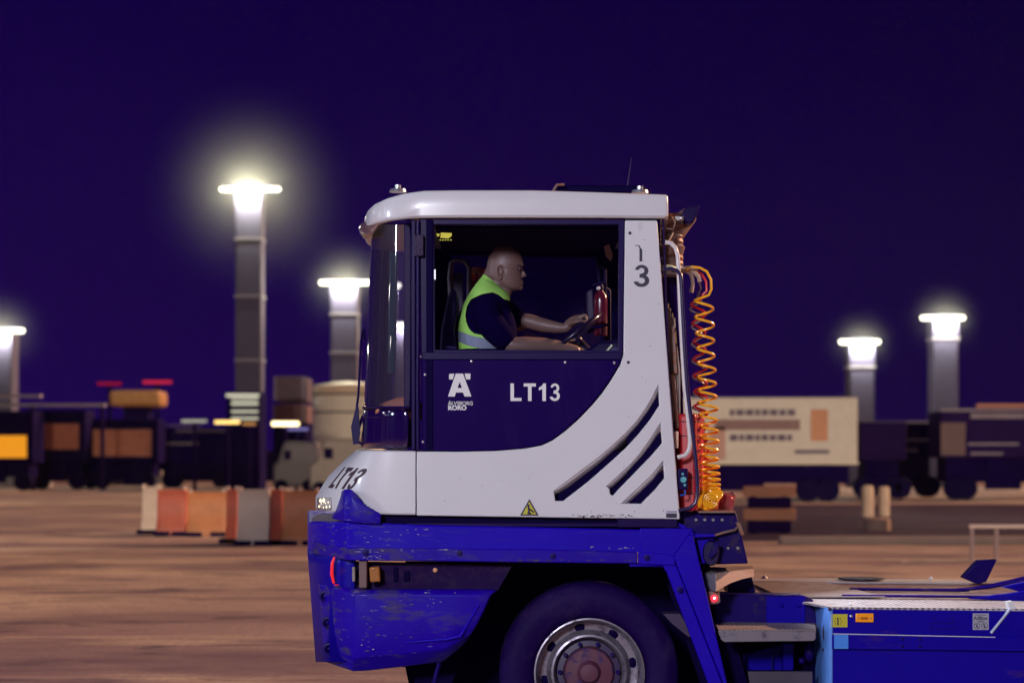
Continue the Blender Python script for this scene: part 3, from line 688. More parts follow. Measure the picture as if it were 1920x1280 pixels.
bm = BM(); prism(bm, [(1246, 516), (1270, 516), (1290, 960), (1268, 960)], .25, .42); obj('rear_wall', bm, M['navy'], T)
bm = BM(); pbox(bm, 1243, 1272, 511, 515, .10, .3); obj('shelf', bm, M['steel'], T)
bm = BM(); ball(bm, W(1252, 503, .2), .03, (1.7, 1, .7)); obj('cap', bm, mat('pale_green_cap', (.75, .85, .62), .4), T, smooth=True)
bm = BM(); prof = []
for k in range(22): prof.append((.062 + (.006 if k % 2 else 0) + (.010 if k in (8, 9) else 0), k * .016))
p = W(1260, 510, .35); lathe(bm, prof, p, 'Z', 24); obj('intake_duct', bm, M['tan'], T, smooth=True)
bm = BM(); tube(bm, [W(1257, 452, .35), W(1262, 440, .35), W(1276, 420, .38), W(1292, 404, .42)], [.055, .062, .062, .052], 20); obj('exhaust_pipe', bm, M['tan'], T, smooth=True)
bm = BM(); prism(bm, [(1278, 404), (1282, 393), (1292, 385), (1312, 386), (1308, 400), (1300, 418), (1286, 419)], .2, .36); obj('work_light', bm, M['frame'], T, bevel=.008)
bm = BM(); pbox(bm, 1266, 1282, 405, 413, .17, .2); bolt(bm, 1278, 409, .17, .01, .01); obj('lamp_bracket', bm, M['silver'], T, bevel=.004)
bm = BM(); tube(bm, [W(1240, 430, .1), W(1250, 418, .1), W(1263, 407, .12)], .006, 8); tube(bm, [W(1256, 400, .1), W(1266, 418, .1), W(1262, 430, .1), W(1248, 428, .1)], .004, 8); tube(bm, [W(1243, 462, .1), W(1256, 448, .14), W(1262, 436, .2)], .007, 8); obj('cable', bm, M['tan'], T, smooth=True)
bm = BM()
for k in range(5): tube(bm, [W(1248 + 4 * k, 560 + 9 * k, .22), W(1255 + 3 * k, 640, .2), W(1262 + 3 * k, 720 - 6 * k, .2), W(1258 + 4 * k, 790, .2)], .006, 6)
obj('pipework', bm, [M['greyhose']], T, smooth=True, split=True)
bm = BM(); prism(bm, [(1258, 610), (1265, 612), (1270, 700), (1262, 700)], .16, .19); prism(bm, [(1257, 700), (1266, 704), (1274, 800), (1268, 806)], .16, .19); obj('bracket', bm, M['tan'], T, bevel=.004, split=True)
# red tank
bm = BM()
cols = [[W(1262, y, .30) for y in (776, 785, 830, 900, 950, 958)], [W(1272 + (y - 780) * .03, y, .16) for y in (776, 785, 830, 900, 950, 958)], [W(1304 + (y - 780) * .015, y, .14) for y in (774, 784, 830, 900, 948, 958)], [W(1321 + (y - 780) * .012, y, .42) for y in (779, 790, 830, 900, 944, 954)], [W(1319, y, .9) for y in (779, 790, 830, 900, 940, 950)]]
g_ = patch(bm, cols); bm.faces.new([c[0] for c in g_]); bm.faces.new([c[-1] for c in g_][::-1]); tank = obj('tank', bm, M['red'], T, smooth=True, bevel=.02, seg=3, angle=30, label='red plastic tank')
bm = BM()
for y in (790, 817, 895, 925): tube(bm, [W(1272 + (y - 780) * .03, y, .158), W(1304 + (y - 780) * .015, y, .138), W(1321.5 + (y - 780) * .012, y + 1, .42)], .003, 6)
obj('strap', bm, M['inkred'], tank)
bm = BM(); pbox(bm, 1271, 1290, 878, 918, .03, .09); obj('switch_box', bm, M['frame'], T, bevel=.006)
bm = BM(); p = W(1281, 899, .03); lathe(bm, [(.018, .0), (.018, -.015), (.012, -.02)], p, 'Y', 16); bolt(bm, 1280, 888, .03, .008); bolt(bm, 1284, 909, .03, .008); obj('switch', bm, mat('blue_button', (.12, .45, .55), .3), T, smooth=True)
bm = BM(); tube(bm, [W(1284, 918, .04), W(1284, 927, .03), W(1275, 928, .03)], .006, 8); obj('cable', bm, mat('blue_cable', (.02, .08, .5), .3), T, smooth=True)
bm = BM(); pbox(bm, 1265, 1272, 808, 840, .08, .16); obj('bracket', bm, mat('peach', (.7, .5, .42), .5), T, bevel=.004, split=True)
# coiled air hoses
def coil(name, x_top, y_top, x_bot, y_bot, rad, r, m, turns, Y, power=1.0, ph=0, sq=1.0, lead=None, tail=None):
    pts = []; N = turns * 14
    if lead: pts += [W(*q) for q in lead]
    for k in range(N + 1):
        t = k / N; a = 2 * math.pi * turns * t + ph
        y = y_top + (y_bot - y_top) * (1 - (1 - t) ** power)
        x = x_top + (x_bot - x_top) * ((y - y_top) / (y_bot - y_top))
        c = W(x, y, Y); rr = rad * (1 + .22 * noise.noise(Vector((t * 9, ph, 0))))
        pts.append(c + Vector((rr * math.cos(a), rr * sq * math.sin(a), 0)))
    if tail: pts += [W(*q) for q in tail]
    bm = BM(); tube(bm, pts, r, 8); return obj(name, bm, m, T, smooth=True)
coil('air_hose', 1319, 562, 1334, 925, .052, .0078, M['yelhose'], 20, .28, 1.75, ph=2.8, lead=[(1286, 505, .3), (1298, 500, .3), (1312, 502, .28), (1325, 509, .26), (1333, 524, .24), (1334, 542, .24), (1329, 553, .24), (1316, 558, .24)]).__setitem__('label', 'yellow coiled air hose')
bm = BM(); pts = []
for k in range(15 * 14): a = 2 * math.pi * k / 14; t = k / (15 * 14); c = W(1338 - 16 * math.sin(t * 2.2) * .4 - t * 6, 925 + t * 22, .22 - .05 * t); pts.append(c + Vector((.052 * math.cos(a), .03 * math.sin(a), .022 * math.sin(a))))
tube(bm, pts, .0075, 7); obj('air_hose', bm, M['yelhose'], T, smooth=True)
bm = BM()
for rr in (.012, .026, .040):
    q = W(1332, 938, .10); tube(bm, [q + Vector((rr * math.cos(a), 0, rr * math.sin(a))) for a in [k * .4 for k in range(16)]], .007, 7, closed=False)
obj('hose_end', bm, M['yelhose'], T, smooth=True)
coil('air_hose', 1309, 560, 1319, 900, .038, .0075, M['redhose'], 14, .42, 1.5, ph=1.2, lead=[(1288, 510, .4), (1303, 507, .4), (1316, 514, .4), (1324, 528, .4), (1325, 545, .4), (1318, 552, .4)]).__setitem__('label', 'red coiled air hose')
coil('air_hose', 1305, 565, 1314, 880, .036, .006, M['greyhose'], 12, .58, 1.3, ph=.4, lead=[(1285, 508, .5), (1298, 512, .5), (1309, 522, .5), (1314, 540, .5), (1308, 556, .55)]).__setitem__('label', 'grey coiled air hose')
for (q0, q1, q2, rr) in (((1288, 507), (1303, 512), (1312, 528), .011), ((1288, 510), (1298, 522), (1296, 548), .011)):
    bm = BM(); pr = [W(q0[0], q0[1], .34), W((q0[0] + q1[0]) / 2 + 1, q0[1] + 1, .34), W(*q1, .34), W((q1[0] + q2[0]) / 2 + 2, (q1[1] + q2[1]) / 2 - 2, .34), W(*q2, .34)]
    N = 30; pp = []
    for k in range(N): f = k / (N - 1) * 3.999; i = int(f); pp.append(pr[i].lerp(pr[min(i + 1, 4)], f - i))
    tube(bm, pp, [rr * (1 + .25 * (k % 2)) for k in range(N)], 10); obj('conduit', bm, mat('corrugated_conduit', (.45, .36, .32), .5), T, smooth=True)
bm = BM()
for k in range(5): tube(bm, [W(1274, 503 + k * 2, .3 + .03 * k), W(1290, 501 + 2 * k, .3 + .03 * k), W(1308, 503 + 3 * k, .3 + .03 * k)], .008, 7)
obj('hose_bundle', bm, mat('taped_hoses', (.5, .40, .34), .5, bump=(60, 2)), T, smooth=True)
bm = BM(); pbox(bm, 1310, 1380, 958, 961, .06, .6); obj('tower_top', bm, M['tan'], T)
bm = BM(); prism(bm, [(1352, 922), (1374, 922), (1380, 930), (1375, 958), (1346, 958)], .30, .45); tl = obj('tail_lamp', bm, glassm('lamp_cover', (.9, .6, .6), 1, body=.25, bodycol=(.5, .2, .2)), T, bevel=.006)
bm = BM(); ball(bm, W(1360, 941, .38), .05, (1, .6, 1)); obj('lens', bm, M['redlens'], tl, smooth=True)
# tower behind the cab
bm = BM(); prism(bm, [(1262, 976), (1278, 962), (1380, 961), (1387, 985), (1403, 1056), (1316, 1058), (1300, 1003), (1288, 992)], .12, .5); tower = obj('hose_tower', bm, M['bluedark'], T, bevel=.008)
bm = BM(); prism(bm, [(1262, 975), (1285, 985), (1292, 999), (1340, 1001), (1342, 1006), (1296, 1008)], .03, .12); obj('tower_plate', bm, M['blue'], T, bevel=.004, split=True)
bm = BM(); prism(bm, [(1303, 1006), (1338, 1006), (1345, 1054), (1316, 1056)], .09, .13); obj('tower_plate', bm, M['blue'], T, bevel=.006, split=True)
bm = BM()
for x in (1305, 1321, 1337, 1354): bolt(bm, x, 974, .118, .010, .01)
for (x, y) in ((1365, 1027), (1383, 1027)): bolt(bm, x, y, .118, .009, .01)
obj('bolt', bm, M['silver'], T, smooth=True, split=True)
bm = BM(); tube(bm, [W(1340, 1003, .08), W(1360, 997, .07), W(1378, 993, .08), W(1384, 986, .1)], .008, 8); prism(bm, [(1380, 978), (1388, 980), (1396, 1002), (1390, 1003)], .05, .2); obj('lever', bm, M['tan'], T, smooth=True)
bm = BM(); p = W(1335, 1036, .08); tube(bm, [p + Vector((.0, .03, 0)), p + Vector((-.006, -.01, 0)), p + Vector((-.012, -.05, 0))], [(.070, .045), (.074, .05), (.066, .04)], 24, sq=(0, 0, 1)); obj('horn', bm, M['frame'], T, smooth=True)
bm = BM(); prism(bm, [(1341, 1015), (1350, 1018), (1345, 1035), (1334, 1047), (1328, 1044)], .0, .03); obj('horn_bracket', bm, M['bluedark'], T, bevel=.004)
# upper step
bm = BM(); a = [W(1312, 1063, .40), W(1320, 1073.5, .16), W(1342, 1073.5, .03), W(1413, 1065, .40), W(1410, 1060, .62)]
v = [bm.verts.new(p) for p in a]; v2 = [bm.verts.new(p - Vector((0, 0, .008))) for p in a]; bm.faces.new(v); bm.faces.new(v2[::-1])
for i in range(5): bm.faces.new((v[i], v2[i], v2[(i + 1) % 5], v[(i + 1) % 5]))
st = obj('step', bm, M['tread'], T)
bm = BM(); patch(bm, [[W(1320, 1075, .17), W(1323, 1090, .17), W(1327, 1105, .17)], [W(1342, 1075, .035), W(1342, 1092, .035), W(1342, 1108, .035)]]); obj('step_side', bm, mat('grey_steel', (.28, .26, .34), .5, var=.2), st, solid=.006)
bm = BM(); patch(bm, [[W(1342, 1075, .035), W(1342, 1108, .035)], [W(1355, 1073.5, .10), W(1355, 1100, .10)], [W(1370, 1071.5, .18), W(1370, 1092, .18)], [W(1390, 1069, .28), W(1390, 1085, .28)], [W(1413, 1066.5, .40), W(1413, 1080, .40)]]); obj('step_side', bm, mat('warm_lit_steel', (.55, .40, .36), .5, var=.2), st, solid=.006)  # tan colour carries the warm light on this rear-facing side
bm = BM(); prism(bm, [(1326, 1108), (1348, 1107), (1351, 1128), (1347, 1131), (1330, 1133)], .10, .13); ml = obj('side_marker', bm, M['tan'], T, bevel=.005)
bm = BM(); p = W(1339, 1121, .10); lathe(bm, [(.020, .01), (.020, -.012), (.012, -.02)], p, 'Y', 16); obj('lens', bm, mat('red_lit_lens', (.6, .01, .02), .3, emis=((1, .02, .04), 2.5)), ml, smooth=True)
bm = BM(); ball(bm, W(1339.5, 1120.5, .078), .0065); obj('bulb', bm, emit('bulb', (1, .8, .8), 5), ml, split=True)
# chassis between steps and box
bm = BM(); prism(bm, [(1362, 1082), (1410, 1080), (1417, 1110), (1366, 1112)], .55, .8); prism(bm, [(1340, 1112), (1508, 1116), (1525, 1124), (1532, 1170), (1342, 1170)], .40, .6); obj('chassis', bm, M['bluedark'], T, bevel=.006)
bm = BM(); prism(bm, [(1437, 1118), (1510, 1118), (1510, 1168), (1437, 1168)], .385, .41); obj('chassis_plate', bm, M['bluebox'], T, bevel=.004)
bm = BM()
for x in (1466, 1497): bolt(bm, x, 1135, .385, .012, .014)
obj('bolt', bm, M['bluebox'], T, smooth=True, split=True)
# lower step
bm = BM(); a = [W(1348, 1180.5, .0), W(1530, 1180.5, .0), W(1528, 1167.5, .38), W(1339, 1165, .40)]
v = [bm.verts.new(p) for p in a]; v2 = [bm.verts.new(p - Vector((0, 0, .008))) for p in a]; bm.faces.new(v); bm.faces.new(v2[::-1])
for i in range(4): bm.faces.new((v[i], v2[i], v2[(i + 1) % 4], v[(i + 1) % 4]))
st2 = obj('step', bm, M['tread'], T)
bm = BM(); prism(bm, [(1346, 1182), (1530, 1182), (1530, 1197), (1526, 1201), (1358, 1203), (1352, 1198)], -.004, .01); obj('step_side', bm, mat('step_lip', (.19, .16, .20), .5, dirt=((.06, .04, .09), (12, 12, 12), .5, .1, .8)), st2, bevel=.004)
bm = BM()
for k in range(22): x = 1350 + k * 8.2; pbox(bm, x, x + 4.5, 1178.8, 1181.6, -.006, .01)
obj('step_teeth', bm, M['steel'], st2)
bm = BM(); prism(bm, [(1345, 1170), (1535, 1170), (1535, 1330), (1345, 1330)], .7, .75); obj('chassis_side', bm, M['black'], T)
bm = BM(); prism(bm, [(1396, 1226), (1470, 1208), (1474, 1256), (1398, 1256)], .5, .55); prism(bm, [(1468, 1206), (1488, 1206), (1488, 1256), (1468, 1256)], .42, .5); obj('air_tank_bracket', bm, M['bluebox'], T, bevel=.005, split=True)
bm = BM(); tube(bm, [W(1448, 1215, .45), W(1447, 1255, .45)], .004, 6); tube(bm, [W(1365, 1216, .4), W(1385, 1214, .4), W(1395, 1222, .4), W(1392, 1260, .4)], .008, 8); ball(bm, W(1517, 1222, .3), .03, (1, 1, 1.8)); ball(bm, W(1503, 1238, .3), .02); obj('valve', bm, M['bluedark'], T, smooth=True, split=True)
bm = BM(); prism(bm, [(1402, 1258), (1524, 1258), (1524, 1330), (1414, 1330)], .12, .16); obj('lower_plate', bm, mat('dirty_grey_plate', (.075, .055, .10), .6, var=.4), T, bevel=.005)
bm = BM(); prism(bm, [(1345, 1190), (1380, 1200), (1415, 1330), (1385, 1330)], .3, .34); obj('arch_stay', bm, M['black'], T)
# --- rear box
bm = BM(); prism(bm, [(1559, 1140), (2450, 1148), (2450, 1370), (1559, 1370)], .0, 2.4); box = obj('side_box', bm, M['bluebox'], T, bevel=.008)
bm = BM(); cols = []
for (x, Y) in ((1561, -.003), (1556, .004), (1550, .03), (1545, .09), (1539, .2), (1530, .42), (1527, .5)):
    t_ = (Y / .42); cols.append([W(x, 1139 - 12 * t_ * .9, Y), W(x, 1180, Y), W(x, 1260, Y), W(x, 1370, Y)])
patch(bm, cols); post = obj('corner_post', bm, M['bluelit'], T, smooth=True, solid=.004)
bm = BM(); p = W(1546, 1186, .085); ball(bm, p, .03, (.35, .25, 1.7)); bolt(bm, 1544, 1217, .09, .009, .01); bolt(bm, 1556, 1141, .0, .012, .006); obj('post_slot', bm, M['ink'], post, smooth=True, split=True)
bm = BM(); band(bm, [(1560, 1188.5, 1216, -.03), (1740, 1190.5, 1218, -.03), (2450, 1200, 1228, -.03)], .04); obj('side_rail', bm, M['bluebox'], box, bevel=.004)
bm = BM(); band(bm, [(1562, 1186.6, 1188.2, -.032), (1866, 1193, 1194.6, -.032)], .035); obj('rail_edge', bm, mat('bare_edge', (.6, .58, .62), .4), box)
bm = BM(); pbox(bm, 1564, 1590.5, 1189, 1215.5, -.034, -.029); obj('reflector_plate', bm, mat('sky_blue_plate', (.06, .26, .85), .4), box)
bm = BM(); pbox(bm, 1558.5, 1589, 1150.5, 1175, -.003, .001); ys = obj('label', bm, M['yellow'], box); ys['label'] = 'yellow square sticker'
bm = BM(); p = W(1571, 1164, -.004); tube(bm, [p + Vector((0, 0, .018)), p - Vector((0, 0, .018))], .004, 6)
for k in range(8): a = k * math.pi / 4; ball(bm, p + Vector((.020 * math.cos(a), 0, .020 * math.sin(a))), .003)
obj('symbol', bm, M['inkred'], ys)
bm = BM(); band(bm, [(1604, 1149, 1165.5, -.018), (1638, 1149, 1166, -.018)], .02); am = obj('side_marker', bm, mat('amber_marker', (.95, .33, .01), .3, coat=.4, emis=((1, .35, .0), .10)), box, bevel=.005, seg=3)
bm = BM(); bolt(bm, 1609, 1158, -.018, .005); bolt(bm, 1633, 1158.5, -.018, .005); bolt(bm, 1596, 1154, -.0, .009, .008); obj('screw', bm, M['silver'], am, split=True)
bm = BM(); pbox(bm, 1614, 1628, 1156, 1161, -.0195, -.017); obj('marker_print', bm, mat('dark_amber', (.5, .14, .0), .4), am)
bm = BM(); pbox(bm, 1824, 1854, 1149, 1180, -.003, .001); al = obj('label', bm, mat('grey_label', (.42, .42, .52), .5, var=.2), box)
text('lettering', 'AdBlue', 1825.5, 1161, .020, -.0045, M['ink'], al, off=.0004, sx=.95, ext=.0004); text('lettering', 'ONLY', 1834, 1165.5, .009, -.0045, M['ink'], al, ext=.0004, off=.0003)
bm = BM()
for x in (1832, 1846):
    p = W(x, 1172.5, -.004); tube(bm, [p + Vector((.017 * math.cos(a), 0, .017 * math.sin(a))) for a in [2 * math.pi * k / 20 for k in range(20)]], .0013, 5, closed=True)
    tube(bm, [p + Vector((-.012, 0, .012)), p + Vector((.012, 0, -.012))], .0013, 5); tube(bm, [p + Vector((.002, 0, .010)), p + Vector((-.004, 0, .0)), p + Vector((.003, 0, -.011))], .0028, 5)
pbox(bm, 1829, 1849, 1152, 1152.8, -.004, -.002)
obj('symbol', bm, M['ink'], al)
bm = BM()
for q in ((1745, 1167, 1791, 1168), (1745, 1178, 1791, 1179), (1745, 1167, 1746, 1179), (1790, 1167, 1791, 1179)): pbox(bm, q[0], q[2], q[1], q[3], -.002, .001)
for (x, y) in ((1752, 1158), (1785, 1158)): bolt(bm, x, y, 0, .005, .002)
for x in (1692, 1725):
    for y in (1197.5, 1211): bolt(bm, x, y, -.031, .009, .004)
obj('panel_mark', bm, M['bluedark'], box, split=True)
bm = BM(); tube(bm, [W(1858, 1186, -.015), W(1894, 1141, -.015)], .008, 8); obj('stay_rod', bm, mat('pale_rod', (.5, .55, .75), .35), T, smooth=True)
bm = BM(); prism(bm, [(1889, 1128), (1898, 1126), (1906, 1140), (1893, 1143)], -.01, .05); ball(bm, W(1595, 1133, .1), .012); obj('deck_pin', bm, M['whitebits'], T, smooth=True, split=True)
# deck top plates
def plate(name, q, m, th=.012, parent=T, lift=0, bev=0):
    bm = BM(); v = [bm.verts.new(Vector((x, y, z + lift))) for x, y, z in q]; v2 = [bm.verts.new(Vector((x, y, z + lift - th))) for x, y, z in q]
    bm.faces.new(v); bm.faces.new(v2[::-1]); n = len(q)
    for i in range(n): bm.faces.new((v[i], v2[i], v2[(i + 1) % n], v[(i + 1) % n]))
    return obj(name, bm, m, parent, bevel=bev)
ZD = W(0, 1137, 0).z
x0n = W(1556, 0, 0).x; 
plate('deck', [(x0n, -.005, ZD), (4.6, -.005, ZD - .03), (4.6, .62, ZD - .03), (1.75, .62, ZD), (1.70, .42, ZD)], tread('lamplit_tread', (.62, .60, .66), (.20, .16, .20), 30), .012)  # near strip: work light brightness put into a paler plate colour
plate('deck', [(1.58, .64, ZD + .0), (4.6, .64, ZD - .03), (4.6, 2.5, ZD - .03), (1.60, 2.5, ZD)], mat('brown_deck_plate', (.33, .24, .25), .5, metal=.2, var=.3, dirt=((.10, .05, .08), (6, 6, 6), .52, .1, .7)))
plate('deck_plate', [(1.62, .66, ZD), (2.25, .66, ZD), (2.1, 2.05, ZD), (1.60, 2.05, ZD)], M['deck'], .008, lift=.012)
plate('deck_edge', [(1.60, 2.10, ZD), (4.6, 2.10, ZD - .03), (4.6, 2.5, ZD - .03), (1.60, 2.5, ZD)], mat('pale_worn_deck', (.55, .50, .55), .45, metal=.2, var=.3), .01, lift=.014)
# fifth wheel rails and ramp
mD = M['bluebox']
bm = BM(); tube(bm, [Vector((2.15, 1.3, ZD + .012)), Vector((2.9, 1.3, ZD + .005)), W(1790, 1106, 1.3), W(1850, 1100, 1.3), W(1930, 1084, 1.3), W(2100, 1052, 1.3)], [(.010, .035)] * 3 + [(.014, .04), (.022, .05), (.022, .05)], 8, sq=(0, 0, 1)); obj('slide_rail', bm, M['bluedark'], T)
bm = BM(); tube(bm, [Vector((2.0, .72, ZD + .012)), Vector((2.8, .72, ZD + .006)), Vector((3.3, .72, ZD + .002))], [(.008, .03)] * 3, 8, sq=(0, 0, 1)); obj('slide_rail', bm, M['bluedark'], T)
bm = BM(); prism(bm, [(1818, 1122), (1925, 1108), (2300, 1062), (2300, 1138), (1925, 1127)], .66, .72); prism(bm, [(1880, 1100), (1925, 1090), (2200, 1060), (2200, 1120), (1925, 1112)], 1.0, 1.06); obj('ramp', bm, mD, T, bevel=.004, split=True)
bm = BM(); prism(bm, [(1804, 1082), (1834, 1050), (1870, 1048), (1850, 1090), (1835, 1095)], 1.7, 1.78); obj('coupling_plate', bm, M['bluedark'], T, bevel=.008)
bm = BM(); p = W(1615, 1084, 2.3); lathe(bm, [(.16, 0), (.16, .006)], (p.x, 2.3, ZD + .016), 'Z', 24); obj('deck_hole', bm, M['ink'], T)
bm = BM(); ball(bm, (W(1745, 1080, 2.4).x, 2.4, ZD + .012), .014); ball(bm, (1.75, 2.4, ZD + .01), .022); obj('deck_pin', bm, M['whitebits'], T, smooth=True, split=True)

# --- inside the cab
SY = .62    # driver's centre line
# seat
bm = BM()
cols = []
for (x, y, wd) in ((838, 690, .20), (838, 640, .22), (846, 590, .23), (852, 545, .21), (850, 520, .17)):
    pass
prism(bm, [(822, 690), (826, 620), (838, 560), (846, 540), (856, 545), (858, 575), (852, 620), (856, 660), (960, 672), (962, 700), (826, 700)], SY - .22, SY + .24)
obj('driver_seat', bm, M['dash'], T, bevel=.03, seg=4)
bm = BM(); tube(bm, [W(832, 652, .25), W(838, 651, .25), W(856, 653, .25)], .014, 10); obj('armrest', bm, M['dash'], T, smooth=True)
bm = BM(); tube(bm, [W(846, 600, 1.3), W(843, 520, 1.3), W(846, 493, 1.3), W(856, 487, 1.3), W(872, 490, 1.3), W(880, 503, 1.3), W(878, 600, 1.3)], .016, 10); obj('mirror_arm', bm, mat('dull_tube', (.10, .07, .09), .4), T, smooth=True)
bm = BM(); prism(bm, [(840, 512), (868, 510), (872, 640), (856, 660), (846, 650)], 1.32, 1.36); obj('far_mirror', bm, mat('dull_mirror', (.05, .03, .09), .5), T, bevel=.01)
p = W(894, 541, 1.45); bm = BM(); lathe(bm, [(.056, 0), (.060, .02), (.060, .11), (.052, .13), (.02, .135)], p, 'Z', 24); bl = obj('beacon', bm, M['jar'], T, smooth=True)
bm = BM(); lathe(bm, [(.030, .0), (.030, .03), (.012, .04), (.012, .10)], p + Vector((.02, 0, 0)), 'Z', 16); obj('bulb', bm, M['silver'], bl, smooth=True, split=True)
bm = BM(); pbox(bm, 878, 891, 512, 524, 1.38, 1.44); obj('lens', bm, mat('orange_filter', (.9, .18, .05), .4), bl, bevel=.005)
# steering wheel + column
sc_ = W(1074, 631, SY); nrm = Vector((-.62, 0, .78)).normalized()
e1 = Vector((0, 1, 0)); e2 = nrm.cross(e1).normalized()
bm = BM(); tube(bm, [sc_ + e1 * .21 * math.cos(a) + e2 * .21 * math.sin(a) for a in [2 * math.pi * k / 48 for k in range(48)]], .014, 10, closed=True)
for a in (.3, 2.84, 4.71): tube(bm, [sc_ - nrm * .03, sc_ + e1 * .20 * math.cos(a) + e2 * .20 * math.sin(a)], .011, 8)
ball(bm, sc_ - nrm * .025, .045, (1, 1, .7)); tube(bm, [sc_ - nrm * .03, sc_ - nrm * .35 + Vector((.05, 0, 0))], .035, 12)
obj('steering_wheel', bm, mat('wheel_plastic', (.015, .008, .04), .28, coat=.5), T, smooth=True)
bm = BM(); prism(bm, [(1078, 700), (1088, 668), (1120, 640), (1165, 636), (1172, 700)], .35, 1.3); obj('dashboard', bm, M['dash'], T, bevel=.02)
bm = BM(); prism(bm, [(1128, 672), (1146, 648), (1162, 652), (1158, 672)], .16, .3); cons = obj('console', bm, mat('console_blue', (.03, .02, .13), .5), T, bevel=.004)
bm = BM(); tube(bm, [W(1128, 671, .15), W(1137, 659, .15), W(1148, 647, .15)], .007, 8); obj('console_edge', bm, mat('bright_edge', (.8, .85, .62), .5), cons, smooth=True)
bm = BM(); prism(bm, [(1132, 462), (1142, 457), (1149, 478), (1146, 489), (1136, 480)], .9, .93); obj('inner_mirror', bm, mat('brown_mirror', (.35, .22, .20), .35), T, bevel=.004)
bm = BM(); tube(bm, [W(1120, 496, .9), W(1124, 530, .9), W(1142, 545, .95), W(1142, 640, .95)], .012, 8); tube(bm, [W(1122, 500, .9), W(1134, 505, .9), W(1136, 640, .95)], .014, 8); obj('conduit', bm, M['dash'], T, smooth=True)
bm = BM(); prism(bm, [(1100, 546), (1112, 540), (1116, 620), (1102, 625)], .86, .95); obj('extinguisher_holder', bm, mat('holder_grey', (.035, .022, .07), .5), T, bevel=.01)
# roof lining: sun roller blind edge
bm = BM(); prism(bm, [(816, 412), (1170, 412), (1170, 430), (816, 428)], .3, 1.55); obj('headlining', bm, M['black'], T)

# ------------------------------------------------------------------ fire extinguisher
p = W(1126, 630, .86)
E = thing('fire_extinguisher', p, 'red fire extinguisher strapped upright inside the cab', 'extinguisher')
bm = BM(); lathe(bm, [(.036, 0), (.042, .01), (.043, .22), (.038, .25), (.018, .275), (.015, .29)], p, 'Z', 24); obj('cylinder', bm, mat('extinguisher_red', (.13, .008, .03), .25, coat=.8), E, smooth=True)
bm = BM(); lathe(bm, [(.018, .28), (.02, .30), (.012, .32)], p, 'Z', 12); tube(bm, [p + Vector((-.05, -.01, .31)), p + Vector((.03, -.01, .33))], .008, 8); obj('valve', bm, M['dash'], E, smooth=True)
bm = BM(); ball(bm, p + Vector((-.015, -.03, .29)), .013); obj('gauge', bm, M['whitebits'], E, smooth=True)
bm = BM(); tube(bm, [p + Vector((-.09, -.05, .045)), p + Vector((0, -.055, .055)), p + Vector((.05, -.05, .07))], (.009), 8); obj('strap', bm, M['frame'], E, smooth=True)

# ------------------------------------------------------------------ driver
PR = thing('person', W(900, 690, SY), 'bald man in green hi-vis vest and dark T-shirt driving the tractor', 'person')
def hp(u, v, Y=SY): return W(880 + u / 9.143, 440 + v / 9.143, Y)
def head(bm):
    prof = [(186, 540, 610, .012), (192, 510, 650, .024), (205, 470, 705, .037), (240, 425, 775, .055), (300, 378, 850, .070), (360, 342, 893, .079), (440, 314, 922, .084), (500, 304, 930, .085), (545, 299, 915, .085), (590, 296, 897, .084), (640, 294, 893, .083), (700, 292, 895, .082), (745, 300, 897, .080), (785, 322, 900, .078), (825, 360, 897, .075), (865, 410, 897, .070), (905, 470, 892, .062), (935, 530, 872, .050), (955, 590, 845, .036), (965, 650, 800, .020)]
    rings = []
    for (v, b, f, hw) in prof:
        p0 = hp(b, v); p1 = hp(f, v); cx = (p0.x + p1.x) / 2; a = (p1.x - p0.x) / 2; z = p0.z; ring = []
        for k in range(48):
            th = 2 * math.pi * k / 48; c, s = math.cos(th), math.sin(th)
            e = .80 if c > 0 else .95
            x = a * math.copysign(abs(c) ** e, c); y = hw * math.copysign(abs(s) ** .9, s)
            # narrower face at the very front, eye sockets, cheek bones
            if c > 0: y *= 1 - .22 * c ** 2
            ay = abs(y)
            if 545 < v < 620 and c > .3: x -= .010 * math.exp(-((ay - .033) / .014) ** 2) * (1 - abs(v - 580) / 60)
            if 490 < v < 545 and c > .3: x += .004 * math.exp(-((ay - .03) / .02) ** 2)
            if 610 < v < 720 and c > .1: y *= 1.03
            ring.append(Vector((cx + x, SY + y, z)))
        rings.append(ring)
    g = patch(bm, [list(c) for c in zip(*rings)], close=True)
    bm.faces.new([c[0] for c in g]); bm.faces.new([c[-1] for c in g][::-1])
bm = BM(); head(bm)
limb(bm, [hp(893, 570), hp(915, 630), hp(948, 695)], [.007, .009, .012])               # nose
ball(bm, hp(925, 715, SY - .012), .010, (1.1, 1, .8)); ball(bm, hp(925, 715, SY + .012), .010, (1.1, 1, .8))
limb(bm, [hp(895, 797, SY - .022), hp(912, 795, SY), hp(895, 797, SY + .022)], [.004, .007, .004])   # lips
limb(bm, [hp(893, 832, SY - .020), hp(910, 832, SY), hp(893, 832, SY + .020)], [.004, .008, .004])
ball(bm, hp(868, 905, SY), .020, (1, 1.2, .9))                                                       # chin
limb(bm, [hp(830, 525, SY - .055), hp(905, 520, SY - .03), hp(930, 530, SY - .004)], [.005, .008, .006])   # brow
limb(bm, [hp(830, 525, SY + .055), hp(905, 520, SY + .03), hp(930, 530, SY + .004)], [.005, .008, .006])
limb(bm, [hp(500, 780), hp(470, 860), hp(440, 960), hp(430, 1060)], [.066, .068, .072, .08], 20)        # neck
limb(bm, [hp(370, 640), hp(360, 760), hp(350, 860)], [.038, .050, .062], 20)                            # nape
limb(bm, [hp(600, 900), hp(560, 990)], [.052, .058], 18)
